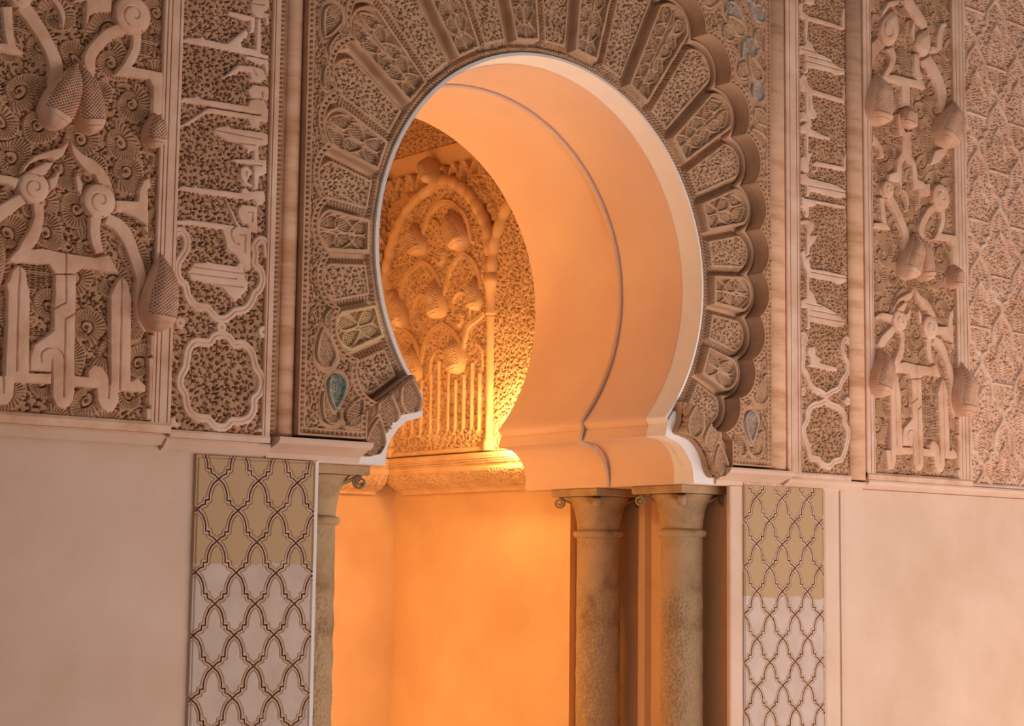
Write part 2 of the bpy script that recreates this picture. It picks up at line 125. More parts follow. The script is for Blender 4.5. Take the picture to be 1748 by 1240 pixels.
LEFT_SCRIPT = [
('P','letter',[(-1.585,.520),(-1.562,.533),(-1.520,.539),(-1.508,.549),(-1.499,.539),(-1.420,.541),(-1.353,.604),(-1.341,.588),(-1.345,.580),(-1.368,.553),(-1.364,.542),(-1.316,.543),(-1.315,.585),(-1.314,.644),(-1.296,.651),(-1.292,.533),(-1.263,.533),(-1.263,.519),(-1.360,.517),(-1.497,.516),(-1.577,.512)]),
('P','letter',[(-1.424,.648),(-1.338,.650),(-1.317,.647),(-1.319,.599),(-1.327,.591),(-1.339,.592),(-1.340,.630),(-1.384,.630),(-1.420,.633)]),
('P','letter',[(-1.330,.712),(-1.269,.726),(-1.265,.696),(-1.271,.680),(-1.285,.671),(-1.268,.669),(-1.264,.625),(-1.283,.633),(-1.284,.651),(-1.321,.647),(-1.338,.663),(-1.339,.684)]),
('G','groove',[(-1.329,.690),(-1.289,.694)]),
('P','letter',[(-1.360,.515),(-1.263,.518),(-1.261,.459),(-1.278,.473),(-1.284,.496),(-1.299,.495),(-1.349,.504)]),
('P','letter',[(-1.432,.427),(-1.378,.479),(-1.349,.484),(-1.299,.486),(-1.283,.481),(-1.264,.452),(-1.294,.438),(-1.310,.432),(-1.329,.437),(-1.338,.459),(-1.365,.461),(-1.384,.445),(-1.429,.424)]),
('G','groove',[(-1.322,.477),(-1.311,.458)]),
('P','letter',[(-1.343,.402),(-1.320,.426),(-1.260,.429),(-1.258,.385),(-1.328,.376)]),
('G','groove',[(-1.286,.407),(-1.285,.383)]),
('P','letter',[(-1.582,.327),(-1.570,.339),(-1.532,.346),(-1.520,.356),(-1.507,.346),(-1.338,.353),(-1.332,.372),(-1.309,.382),(-1.275,.382),(-1.259,.352),(-1.258,.314),(-1.293,.308),(-1.290,.328),(-1.458,.326),(-1.513,.325),(-1.582,.322)]),
('G','groove',[(-1.480,.323),(-1.290,.331)]),
('P','letter',[(-1.585,.241),(-1.480,.322),(-1.290,.329),(-1.259,.339),(-1.258,.311),(-1.290,.309),(-1.292,.281),(-1.326,.287),(-1.339,.308),(-1.457,.305),(-1.489,.299),(-1.542,.254)]),
('P','letter',[(-1.465,.254),(-1.443,.267),(-1.417,.273),(-1.411,.280),(-1.394,.271),(-1.278,.277),(-1.258,.272),(-1.257,.236),(-1.290,.230),(-1.289,.187),(-1.260,.189),(-1.259,.142),(-1.274,.134),(-1.287,.129),(-1.289,.088),(-1.309,.085),(-1.311,.160),(-1.394,.164),(-1.381,.173),(-1.312,.184),(-1.313,.207),(-1.333,.198),(-1.340,.211),(-1.363,.222),(-1.409,.226),(-1.435,.233),(-1.458,.244)]),
('G','groove',[(-1.459,.253),(-1.284,.252)]),
('G','groove',[(-1.389,.225),(-1.310,.229)]),
('G','groove',[(-1.328,.164),(-1.281,.165)]),
('P','letter',[(-1.360,.138),(-1.357,.146),(-1.351,.152),(-1.344,.155),(-1.337,.156),(-1.328,.153),(-1.321,.150),(-1.316,.147),(-1.313,.142),(-1.312,.137),(-1.314,.131),(-1.317,.124),(-1.320,.118),(-1.324,.113),(-1.328,.109),(-1.329,.105),(-1.324,.103),(-1.316,.101),(-1.309,.099),(-1.307,.097),(-1.307,.094),(-1.309,.092),(-1.315,.092),(-1.324,.092),(-1.332,.093),(-1.340,.095),(-1.347,.099),(-1.352,.105),(-1.357,.115),(-1.360,.128)]),
('G','groove',[(-1.334,.139),(-1.335,.135),(-1.337,.129),(-1.337,.124),(-1.334,.121),(-1.330,.118),(-1.327,.117),(-1.323,.121),(-1.321,.126),(-1.319,.130)]),
('P','letter',[(-1.581,.044),(-1.566,.060),(-1.528,.061),(-1.516,.072),(-1.509,.063),(-1.355,.068),(-1.352,.082),(-1.335,.087),(-1.322,.077),(-1.286,.085),(-1.266,.085),(-1.259,.054),(-1.274,.038),(-1.291,.035),(-1.308,.050),(-1.334,.047),(-1.454,.044),(-1.543,.042)]),
('P','letter',[(-1.409,.033),(-1.396,.029),(-1.361,-.027),(-1.351,-.037),(-1.347,-.056),(-1.360,-.057),(-1.402,.020)]),
('P','letter',[(-1.364,.013),(-1.350,.031),(-1.289,.034),(-1.286,-.054),(-1.321,-.053),(-1.328,-.034),(-1.348,-.031),(-1.362,-.012)]),
('G','groove',[(-1.326,.010),(-1.308,.010),(-1.309,-.020)]),
('P','letter',[(-1.583,-.051),(-1.527,-.042),(-1.368,-.040),(-1.253,-.038),(-1.253,-.041),(-1.309,-.046),(-1.308,-.175),(-1.329,-.183),(-1.340,-.172),(-1.368,-.137),(-1.400,-.119),(-1.408,-.087),(-1.419,-.062),(-1.516,-.061),(-1.536,-.062),(-1.582,-.065)]),
('G','groove',[(-1.365,-.041),(-1.370,-.045),(-1.378,-.051),(-1.383,-.057),(-1.385,-.063),(-1.385,-.069),(-1.384,-.075),(-1.382,-.082),(-1.378,-.089),(-1.373,-.095),(-1.367,-.097),(-1.361,-.098),(-1.356,-.099)]),
('G','groove',[(-1.355,-.067),(-1.333,-.067),(-1.333,-.120)]),
('P','letter',[(-1.537,-.210),(-1.512,-.175),(-1.472,-.170),(-1.466,-.163),(-1.452,-.169),(-1.364,-.168),(-1.344,-.143),(-1.333,-.171),(-1.328,-.201),(-1.314,-.221),(-1.318,-.245),(-1.337,-.259),(-1.336,-.268),(-1.363,-.283),(-1.388,-.268),(-1.409,-.246),(-1.436,-.240),(-1.497,-.234),(-1.523,-.229)]),
('G','groove',[(-1.512,-.190),(-1.339,-.190)]),
('G','groove',[(-1.534,-.211),(-1.362,-.210)]),
('G','groove',[(-1.477,-.236),(-1.338,-.234)]),
('O','cartouche_band',[(-1.588,-.163),(-1.589,-.150),(-1.589,-.130),(-1.589,-.113),(-1.586,-.102),(-1.583,-.094),(-1.578,-.088),(-1.572,-.085),(-1.565,-.083),(-1.558,-.084),(-1.552,-.088),(-1.546,-.094),(-1.541,-.101),(-1.539,-.112),(-1.539,-.125),(-1.540,-.137),(-1.543,-.145),(-1.548,-.152),(-1.552,-.159),(-1.558,-.168),(-1.564,-.178),(-1.568,-.187),(-1.570,-.197),(-1.571,-.206),(-1.570,-.214),(-1.568,-.222),(-1.564,-.230),(-1.559,-.237),(-1.553,-.242),(-1.545,-.246),(-1.539,-.252),(-1.536,-.260),(-1.534,-.269),(-1.532,-.278),(-1.528,-.286),(-1.523,-.293),(-1.518,-.300),(-1.511,-.305),(-1.503,-.309),(-1.494,-.312),(-1.484,-.312),(-1.473,-.311),(-1.464,-.312),(-1.458,-.314),(-1.454,-.318),(-1.450,-.322),(-1.445,-.328),(-1.439,-.333),(-1.433,-.338),(-1.424,-.342),(-1.415,-.344),(-1.405,-.344),(-1.396,-.341),(-1.387,-.336),(-1.379,-.330),(-1.372,-.324),(-1.366,-.318),(-1.359,-.313),(-1.348,-.310),(-1.336,-.308),(-1.325,-.303),(-1.316,-.296),(-1.308,-.286),(-1.302,-.277),(-1.298,-.268),(-1.295,-.260),(-1.292,-.252),(-1.286,-.245),(-1.278,-.239),(-1.272,-.231),(-1.268,-.221),(-1.265,-.211),(-1.264,-.200),(-1.266,-.189),(-1.269,-.179),(-1.274,-.171),(-1.281,-.165),(-1.289,-.161),(-1.295,-.155),(-1.296,-.147),(-1.294,-.137),(-1.293,-.127),(-1.294,-.117),(-1.297,-.107),(-1.297,-.097),(-1.292,-.088),(-1.285,-.079),(-1.277,-.073),(-1.269,-.073),(-1.261,-.077),(-1.256,-.083),(-1.253,-.094),(-1.251,-.109),(-1.251,-.119)],0.030),
('C','cartouche_band',[(-1.407,-.392),(-1.398,-.392),(-1.389,-.394),(-1.381,-.398),(-1.374,-.404),(-1.368,-.412),(-1.361,-.417),(-1.352,-.417),(-1.342,-.414),(-1.331,-.414),(-1.321,-.418),(-1.310,-.425),(-1.301,-.433),(-1.294,-.443),(-1.290,-.454),(-1.286,-.465),(-1.284,-.473),(-1.283,-.480),(-1.280,-.487),(-1.273,-.494),(-1.266,-.501),(-1.260,-.509),(-1.257,-.518),(-1.255,-.528),(-1.255,-.538),(-1.257,-.549),(-1.261,-.560),(-1.266,-.569),(-1.272,-.575),(-1.279,-.580),(-1.284,-.587),(-1.284,-.597),(-1.283,-.608),(-1.283,-.619),(-1.287,-.629),(-1.293,-.639),(-1.301,-.647),(-1.310,-.652),(-1.320,-.656),(-1.331,-.658),(-1.341,-.659),(-1.352,-.659),(-1.361,-.660),(-1.367,-.665),(-1.372,-.672),(-1.379,-.678),(-1.387,-.681),(-1.396,-.682),(-1.404,-.683),(-1.413,-.681),(-1.422,-.678),(-1.430,-.674),(-1.436,-.669),(-1.441,-.663),(-1.448,-.658),(-1.458,-.657),(-1.470,-.658),(-1.482,-.657),(-1.493,-.653),(-1.503,-.648),(-1.512,-.641),(-1.517,-.633),(-1.521,-.623),(-1.524,-.613),(-1.525,-.604),(-1.526,-.596),(-1.528,-.588),(-1.534,-.581),(-1.540,-.574),(-1.545,-.567),(-1.547,-.558),(-1.548,-.548),(-1.546,-.538),(-1.542,-.528),(-1.536,-.517),(-1.531,-.508),(-1.529,-.501),(-1.528,-.496),(-1.527,-.488),(-1.526,-.477),(-1.525,-.465),(-1.522,-.453),(-1.517,-.442),(-1.510,-.432),(-1.502,-.425),(-1.491,-.422),(-1.479,-.422),(-1.469,-.422),(-1.460,-.422),(-1.453,-.422),(-1.447,-.420),(-1.442,-.414),(-1.438,-.407),(-1.433,-.401),(-1.425,-.396),(-1.416,-.393)],0.031),
('D','knot',[(-1.408,-.369)],0.020),
('D','knot',[(-1.554,-.369)],0.020),
('D','knot',[(-1.255,-.369)],0.022),
('P','corner_block',[(-1.579,-.662),(-1.558,-.660),(-1.554,-.673),(-1.539,-.675),(-1.539,-.691),(-1.578,-.693)]),
('P','corner_block',[(-1.228,-.655),(-1.255,-.657),(-1.254,-.673),(-1.271,-.678),(-1.271,-.688),(-1.227,-.695)])]
RIGHT_SCRIPT = [
('P','letter',[(1.278,1.242),(1.298,1.261),(1.316,1.256),(1.310,1.224),(1.351,1.210),(1.410,1.213),(1.555,1.210),(1.549,1.242),(1.562,1.286),(1.579,1.302),(1.578,1.194),(1.494,1.193),(1.345,1.189),(1.338,1.104),(1.320,1.085),(1.318,1.185),(1.292,1.196)]),
('P','letter',[(1.322,1.288),(1.387,1.293),(1.381,1.262),(1.322,1.259)]),
('P','letter',[(1.276,1.068),(1.320,1.081),(1.332,1.111),(1.361,1.097),(1.385,1.069),(1.438,1.059),(1.486,1.052),(1.498,1.038),(1.575,1.020),(1.573,.999),(1.515,.988),(1.491,.996),(1.343,.988),(1.342,.964),(1.322,.960),(1.320,1.040),(1.279,1.036)]),
('G','groove',[(1.299,1.060),(1.432,1.060)]),
('G','groove',[(1.343,1.036),(1.492,1.037)]),
('G','groove',[(1.325,1.013),(1.564,1.014)]),
('P','letter',[(1.281,.928),(1.307,.955),(1.333,.950),(1.339,.915),(1.371,.901),(1.556,.896),(1.560,.952),(1.574,.967),(1.574,.874),(1.371,.877),(1.367,.840),(1.376,.817),(1.396,.801),(1.393,.780),(1.358,.770),(1.323,.772),(1.321,.876),(1.289,.882)]),
('G','groove',[(1.316,.931),(1.327,.905)]),
('G','groove',[(1.344,.864),(1.344,.812)]),
('P','letter',[(1.285,.730),(1.311,.743),(1.326,.753),(1.294,.756),(1.294,.792),(1.317,.796),(1.361,.765),(1.357,.731),(1.428,.718),(1.464,.715),(1.493,.705),(1.422,.697),(1.343,.698),(1.339,.628),(1.362,.627),(1.365,.644),(1.398,.685),(1.404,.678),(1.374,.637),(1.353,.602),(1.344,.577),(1.321,.597),(1.322,.701),(1.287,.705)]),
('P','letter',[(1.286,.568),(1.292,.600),(1.315,.610),(1.344,.577),(1.344,.545),(1.320,.537),(1.292,.549)]),
('P','letter',[(1.362,.583),(1.385,.599),(1.558,.602),(1.559,.643),(1.578,.678),(1.576,.582),(1.492,.580),(1.403,.578),(1.397,.557),(1.367,.548),(1.385,.571)]),
('P','letter',[(1.286,.530),(1.320,.537),(1.341,.521),(1.503,.517),(1.569,.502),(1.572,.470),(1.508,.461),(1.349,.466),(1.343,.442),(1.322,.435),(1.323,.486),(1.285,.489)]),
('G','groove',[(1.337,.486),(1.569,.490)]),
('P','letter',[(1.293,.438),(1.319,.432),(1.366,.433),(1.384,.433),(1.556,.436),(1.568,.433),(1.576,.338),(1.564,.336),(1.562,.420),(1.389,.418),(1.377,.403),(1.342,.398),(1.339,.354),(1.324,.356),(1.313,.378),(1.293,.395)]),
('P','letter',[(1.287,.335),(1.330,.345),(1.371,.334),(1.370,.303),(1.341,.287),(1.324,.285),(1.321,.320),(1.289,.320)]),
('P','letter',[(1.321,.293),(1.365,.311),(1.370,.304),(1.347,.281),(1.376,.285),(1.405,.294),(1.364,.243),(1.346,.229),(1.340,.193),(1.320,.191)]),
('P','letter',[(1.285,.202),(1.312,.219),(1.320,.183),(1.361,.200),(1.355,.187),(1.340,.174),(1.348,.143),(1.457,.144),(1.552,.139),(1.576,.128),(1.569,.107),(1.527,.094),(1.480,.102),(1.339,.104),(1.339,.056),(1.362,.043),(1.385,.002),(1.443,-.008),(1.502,-.025),(1.567,-.058),(1.561,-.073),(1.519,-.087),(1.343,-.079),(1.343,-.112),(1.320,-.114),(1.321,-.028),(1.286,-.028),(1.284,.003),(1.318,.018),(1.319,.124),(1.299,.157)]),
('G','groove',[(1.345,.127),(1.570,.125)]),
('G','groove',[(1.315,-.007),(1.414,-.011)]),
('G','groove',[(1.346,-.031),(1.514,-.035)]),
('G','groove',[(1.332,-.056),(1.561,-.061)]),
('P','letter',[(1.329,-.185),(1.372,-.177),(1.376,-.215),(1.401,-.223),(1.404,-.242),(1.503,-.253),(1.514,-.272),(1.488,-.274),(1.321,-.264),(1.339,-.252),(1.339,-.228),(1.322,-.210)]),
('G','groove',[(1.339,-.267),(1.393,-.270)]),
('O','cartouche_band',[(1.283,-.165),(1.285,-.157),(1.289,-.145),(1.294,-.138),(1.301,-.137),(1.310,-.141),(1.315,-.148),(1.312,-.159),(1.305,-.173),(1.300,-.188),(1.299,-.202),(1.300,-.217),(1.300,-.232),(1.298,-.245),(1.295,-.258),(1.296,-.271),(1.302,-.282),(1.312,-.292),(1.321,-.302),(1.327,-.313),(1.332,-.325),(1.338,-.335),(1.348,-.343),(1.359,-.351),(1.370,-.357),(1.382,-.360),(1.395,-.361),(1.407,-.364),(1.417,-.368),(1.426,-.374),(1.436,-.376),(1.447,-.372),(1.459,-.366),(1.472,-.359),(1.488,-.353),(1.503,-.348),(1.517,-.341),(1.526,-.330),(1.532,-.317),(1.540,-.305),(1.550,-.294),(1.562,-.284),(1.570,-.273),(1.575,-.260),(1.576,-.246),(1.574,-.233),(1.567,-.222),(1.557,-.211),(1.549,-.200),(1.544,-.188),(1.541,-.174),(1.542,-.161),(1.547,-.148),(1.555,-.136),(1.565,-.130),(1.575,-.132),(1.586,-.140),(1.594,-.147)],0.030),
('C','cartouche_band',[(1.435,-.400),(1.447,-.403),(1.460,-.408),(1.472,-.412),(1.484,-.415),(1.496,-.416),(1.509,-.420),(1.522,-.425),(1.536,-.432),(1.545,-.442),(1.548,-.454),(1.547,-.467),(1.548,-.481),(1.557,-.492),(1.567,-.502),(1.574,-.513),(1.574,-.527),(1.570,-.543),(1.566,-.558),(1.562,-.572),(1.556,-.585),(1.551,-.598),(1.544,-.611),(1.537,-.623),(1.528,-.633),(1.514,-.638),(1.498,-.641),(1.483,-.645),(1.473,-.652),(1.464,-.661),(1.454,-.666),(1.440,-.666),(1.424,-.663),(1.410,-.658),(1.400,-.653),(1.392,-.646),(1.382,-.640),(1.367,-.639),(1.351,-.638),(1.339,-.633),(1.332,-.621),(1.329,-.605),(1.325,-.591),(1.318,-.579),(1.310,-.569),(1.304,-.558),(1.299,-.546),(1.296,-.533),(1.297,-.520),(1.304,-.509),(1.314,-.497),(1.322,-.485),(1.324,-.472),(1.323,-.459),(1.326,-.447),(1.336,-.436),(1.349,-.427),(1.363,-.420),(1.375,-.416),(1.387,-.415),(1.399,-.413),(1.411,-.408),(1.423,-.403)],0.031),
('D','knot',[(1.435,-.387)],0.015),
('D','knot',[(1.297,-.367)],0.018),
('D','knot',[(1.572,-.391)],0.020)]
# ------------------------------------------------------------------ materials
def plaster(name, c1, c2, scale=3.0, rough=0.85, bump=0.15, bscale=60, c3=None, grain=None):
    m = bpy.data.materials.new(name); m.use_nodes = True
    nt = m.node_tree; N = nt.nodes; L = nt.links
    b = N['Principled BSDF']; b.inputs['Roughness'].default_value = rough
    b.inputs['Specular IOR Level'].default_value = 0.12
    tc = N.new('ShaderNodeTexCoord')
    mp = N.new('ShaderNodeMapping'); L.new(tc.outputs['Object'], mp.inputs[0])
    if grain: mp.inputs['Scale'].default_value = grain
    n1 = N.new('ShaderNodeTexNoise'); n1.inputs['Scale'].default_value = scale; n1.inputs['Detail'].default_value = 6; n1.inputs['Roughness'].default_value = 0.6
    L.new(mp.outputs[0], n1.inputs['Vector'])
    r = N.new('ShaderNodeValToRGB'); L.new(n1.outputs['Fac'], r.inputs[0])
    r.color_ramp.elements[0].position = 0.33; r.color_ramp.elements[0].color = (*c1, 1)
    r.color_ramp.elements[1].position = 0.68; r.color_ramp.elements[1].color = (*c2, 1)
    if c3:
        e = r.color_ramp.elements.new(0.5); e.color = (*c3, 1)
    L.new(r.outputs[0], b.inputs['Base Color'])
    n2 = N.new('ShaderNodeTexNoise'); n2.inputs['Scale'].default_value = bscale; n2.inputs['Detail'].default_value = 4
    L.new(tc.outputs['Object'], n2.inputs['Vector'])
    bp = N.new('ShaderNodeBump'); bp.inputs['Strength'].default_value = bump; bp.inputs['Distance'].default_value = 0.004
    L.new(n2.outputs['Fac'], bp.inputs['Height']); L.new(bp.outputs[0], b.inputs['Normal'])
    return m
M = {}
M['wall'] = plaster('smooth_pink_plaster', (0.65, 0.45, 0.33), (0.76, 0.55, 0.44), 2.2, 0.8, 0.12, 25, c3=(0.71, 0.50, 0.39))
M['niche'] = plaster('niche_plaster', (0.66, 0.42, 0.25), (0.78, 0.53, 0.33), 2.5, 0.8, 0.1, 25)
M['white'] = plaster('white_plaster', (0.83, 0.78, 0.77), (0.89, 0.84, 0.83), 6, 0.8, 0.1, 50)
M['soffit'] = plaster('soffit_plaster', (0.72, 0.50, 0.38), (0.78, 0.56, 0.43), 2, 0.75, 0.04, 20)
M['strap'] = plaster('carved_strap_plaster', (0.60, 0.33, 0.20), (0.78, 0.52, 0.38), 9, 0.85, 0.2, 90, c3=(0.72, 0.44, 0.31))
M['pale'] = plaster('pale_frame_plaster', (0.62, 0.37, 0.25), (0.80, 0.56, 0.44), 7, 0.85, 0.2, 90, c3=(0.72, 0.47, 0.35))
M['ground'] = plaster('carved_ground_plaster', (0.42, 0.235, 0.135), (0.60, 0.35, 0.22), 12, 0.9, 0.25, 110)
M['arch'] = plaster('voussoir_plaster', (0.47, 0.28, 0.17), (0.64, 0.40, 0.26), 8, 0.88, 0.2, 110)
M['roll'] = plaster('banded_roll_plaster', (0.52, 0.27, 0.14), (0.76, 0.48, 0.33), 5, 0.8, 0.3, 40, c3=(0.68, 0.40, 0.26), grain=(0.8, 0.8, 4.0))
M['nichecarve'] = plaster('niche_carving_plaster', (0.60, 0.38, 0.22), (0.76, 0.52, 0.34), 8, 0.85, 0.2, 80)
M['stone'] = plaster('column_marble', (0.27, 0.16, 0.08), (0.52, 0.35, 0.20), 5, 0.6, 0.3, 45, c3=(0.46, 0.31, 0.18))
M['teal'] = plaster('faded_turquoise_paint', (0.16, 0.24, 0.20), (0.50, 0.42, 0.33), 40, 0.9, 0.2, 90)
M['blue'] = plaster('faded_blue_grey_paint', (0.34, 0.30, 0.28), (0.60, 0.40, 0.29), 45, 0.9, 0.2, 90)
M['straptile'] = plaster('lattice_band_plaster', (0.58, 0.39, 0.28), (0.70, 0.50, 0.39), 14, 0.85, 0.15, 90)
M['line'] = plaster('red_brown_line', (0.22, 0.10, 0.05), (0.36, 0.18, 0.10), 16, 0.9, 0.1, 90)  # darker red-brown colour along the bottoms of the lattice grooves
M['ochre'] = plaster('ochre_voussoir_plaster', (0.60, 0.40, 0.22), (0.70, 0.48, 0.28), 8, 0.88, 0.2, 110)
M['floor'] = plaster('stone_floor', (0.50, 0.38, 0.30), (0.60, 0.46, 0.37), 2, 0.7, 0.1, 30)
# lattice panels: old ochre plaster above a repair line, grey-pink replastering below
def lattice_material(name, zline, warm):
    m = plaster(name, (0.54, 0.41, 0.36), (0.65, 0.51, 0.45), 9, 0.85, 0.2, 80)
    nt = m.node_tree; N = nt.nodes; L = nt.links
    b = N['Principled BSDF']; r = [n for n in N if n.bl_idname == 'ShaderNodeValToRGB'][0]
    tc = N['Texture Coordinate']; sp = N.new('ShaderNodeSeparateXYZ'); L.new(tc.outputs['Object'], sp.inputs[0])
    nz = N.new('ShaderNodeTexNoise'); nz.inputs['Scale'].default_value = 7; L.new(tc.outputs['Object'], nz.inputs['Vector'])
    ad = N.new('ShaderNodeMath'); ad.operation = 'MULTIPLY_ADD'; L.new(nz.outputs['Fac'], ad.inputs[0]); ad.inputs[1].default_value = 0.07; L.new(sp.outputs['Z'], ad.inputs[2])
    gt = N.new('ShaderNodeMath'); gt.operation = 'GREATER_THAN'; L.new(ad.outputs[0], gt.inputs[0]); gt.inputs[1].default_value = zline + 0.035
    mx = N.new('ShaderNodeMix'); mx.data_type = 'RGBA'
    L.new(gt.outputs[0], mx.inputs['Factor']); L.new(r.outputs[0], mx.inputs[6]); mx.inputs[7].default_value = (*warm, 1)
    L.new(mx.outputs[2], b.inputs['Base Color'])
    return m
M['latL'] = lattice_material('left_lattice_plaster', 1.95 - 1.10, (0.52, 0.34, 0.20))
M['latR'] = lattice_material('right_lattice_plaster', 1.95 - 1.20, (0.50, 0.33, 0.19))

# ------------------------------------------------------------------ object helpers
def link(o, parent=None):
    col.objects.link(o)
    if parent: o.parent = parent
    return o
def tag(o, label=None, cat=None, group=None, kind=None):
    if label: o['label'] = label
    if cat: o['category'] = cat
    if group: o['group'] = group
    if kind: o['kind'] = kind
    return o
def empty(name, loc, label=None, cat=None, group=None, kind=None):
    o = bpy.data.objects.new(name, None); o.empty_display_size = 0.1; o.location = loc
    col.objects.link(o)
    return tag(o, label, cat, group, kind)
def mesh(name, V, F, mat, parent=None, smooth=False, origin=None):
    V = np.asarray(V, np.float32)
    if parent is not None: V = V - np.array(parent.location, np.float32)
    me = bpy.data.meshes.new(name)
    if isinstance(F, np.ndarray):
        n = len(F); k = F.shape[1]
        me.vertices.add(len(V)); me.vertices.foreach_set('co', V.ravel())
        me.loops.add(n * k); me.loops.foreach_set('vertex_index', F.astype(np.int32).ravel())
        me.polygons.add(n); me.polygons.foreach_set('loop_start', np.arange(0, n * k, k, dtype=np.int32))
        me.polygons.foreach_set('loop_total', np.full(n, k, np.int32))
        if smooth: me.polygons.foreach_set('use_smooth', np.ones(n, bool))
        me.update(calc_edges=True)
    else:
        me.from_pydata([tuple(map(float, v)) for v in V], [], [tuple(map(int, f)) for f in F])
        if smooth: me.polygons.foreach_set('use_smooth', np.ones(len(me.polygons), bool))
        me.update()
    me.materials.append(mat if not isinstance(mat, str) else M[mat])
    o = bpy.data.objects.new(name, me)
    return link(o, parent)
def box(name, x0, x1, y0, y1, z0, z1, mat, parent=None, bev=0.0):
    V = [(x, y, z) for x in (x0, x1) for y in (y0, y1) for z in (z0, z1)]
    F = [(0, 1, 3, 2), (4, 6, 7, 5), (0, 4, 5, 1), (2, 3, 7, 6), (0, 2, 6, 4), (1, 5, 7, 3)]
    o = mesh(name, V, F, mat, parent)
    if bev:
        b = o.modifiers.new('bevel', 'BEVEL'); b.width = bev; b.segments = 2
    return o
def sweep(name, path, prof, mat, parent=None, smooth=False, closed_prof=False):
    """path: list of frames (origin, a_vec, b_vec); prof: (a,b) points"""
    V = []; F = []; n = len(prof)
    for o, a, b in path:
        for p, q in prof: V.append(np.array(o) + p * np.array(a) + q * np.array(b))
    for i in range(len(path) - 1):
        for j in range(n if closed_prof else n - 1):
            k = (j + 1) % n
            F.append((i * n + j, i * n + k, (i + 1) * n + k, (i + 1) * n + j))
    if closed_prof:
        F.append(tuple(range(n - 1, -1, -1))); F.append(tuple((len(path) - 1) * n + j for j in range(n)))
    return mesh(name, V, F, mat, parent, smooth)
def moulding_v(name, prof, z0, z1, mat, parent=None, smooth=False):
    """prof in (x, y), extruded in z"""
    return sweep(name, [((0, 0, z0), (1, 0, 0), (0, 1, 0)), ((0, 0, z1), (1, 0, 0), (0, 1, 0))], prof, mat, parent, smooth, True)
def moulding_h(name, prof, x0, x1, mat, parent=None, smooth=False):
    """prof in (y, z), extruded in x"""
    return sweep(name, [((x0, 0, 0), (0, 1, 0), (0, 0, 1)), ((x1, 0, 0), (0, 1, 0), (0, 0, 1))], prof, mat, parent, smooth, True)
def lathe(name, cx, cy, prof, mat, parent=None, n=40):
    """prof in (r, z)"""
    V = []; F = []
    for r, z in prof:
        for k in range(n):
            t = 2 * math.pi * k / n; V.append((cx + r * math.cos(t), cy + r * math.sin(t), z))
    for i in range(len(prof) - 1):
        for k in range(n):
            F.append((i * n + k, i * n + (k + 1) % n, (i + 1) * n + (k + 1) % n, (i + 1) * n + k))
    F.append(tuple(range(n - 1, -1, -1))); F.append(tuple((len(prof) - 1) * n + k for k in range(n)))
    return mesh(name, V, F, mat, parent, True)

# ------------------------------------------------------------------ carving patterns (heights in metres over a grid)
def hsh(i, j, s):
    a = np.sin(i * 127.1 + j * 311.7 + s * 74.7) * 43758.5453
    return a - np.floor(a)
def sm(x, a, b):
    t = np.clip((x - a) / (b - a), 0, 1); return t * t * (3 - 2 * t)
def cells(U, V, c, seed):
    """jittered hexagonal cells: three smallest distances, offset to the nearest centre, its hash"""
    rh = c * 0.866
    J = np.floor(V / rh)
    best = []
    for dj in (-1, 0, 1):
        jj = J + dj; off = 0.5 * (np.mod(jj, 2))
        I = np.floor(U / c - off)
        for di in (-1, 0, 1):
            ii = I + di
            x = (ii + off + 0.5 + 0.34 * (hsh(ii, jj, seed) - 0.5)) * c
            y = (jj + 0.5 + 0.34 * (hsh(ii, jj, seed + 3) - 0.5)) * rh
            best.append((U - x, V - y, hsh(ii, jj, seed + 7)))
    D = np.stack([np.hypot(a, b) for a, b, _ in best])
    k = np.argmin(D, 0)[None]
    dx = np.take_along_axis(np.stack([b[0] for b in best]), k, 0)[0]
    dy = np.take_along_axis(np.stack([b[1] for b in best]), k, 0)[0]
    hh = np.take_along_axis(np.stack([b[2] for b in best]), k, 0)[0]
    D.sort(axis=0)
    return D[0] / c, D[1] / c, D[2] / c, dx / c, dy / c, hh
def filigree(U, V, c=0.03, seed=1, H=0.018):
    """small pierced leaf scrolls: dark corner holes, eye holes and crescent cuts under flat crisp leaves"""
    wx = U + 0.16 * c * np.sin(V / c * 2.1 + seed); wy = V + 0.16 * c * np.sin(U / c * 2.3)
    d1, d2, d3, dx, dy, hh = cells(wx, wy, c, seed)
    th = np.arctan2(dy, dx) + 6.283 * hh
    corner = sm(d3 - d1, 0.13, 0.20)
    eye = np.where(hh > 0.45, sm(d1, 0.07, 0.12), 1.0)
    sgn = np.where(hh > 0.5, 1.0, -1.0)
    spiral = np.abs(((sgn * th / 6.283 - d1 * 1.5 + hh) % 1.0) - 0.5)
    cut = np.where((d1 > 0.15) & (d1 < 0.40), sm(spiral * d1, 0.010, 0.026), 1.0)
    notch = np.where(hh < 0.6, sm(np.abs(((th / 1.2566) % 1.0) - 0.5) * 2 + (d1 < 0.34) * 1.0, 0.20, 0.34), 1.0)
    vein = np.abs(((th * 11 / 6.283) % 1.0) - 0.5) * 2
    h = np.minimum(np.minimum(corner, eye), np.minimum(cut, 0.2 + 0.8 * notch))
    rim = sm(d2 - d1, 0.0, 0.05)
    return H * h * (0.84 + 0.10 * rim + 0.06 * (vein > 0.4))
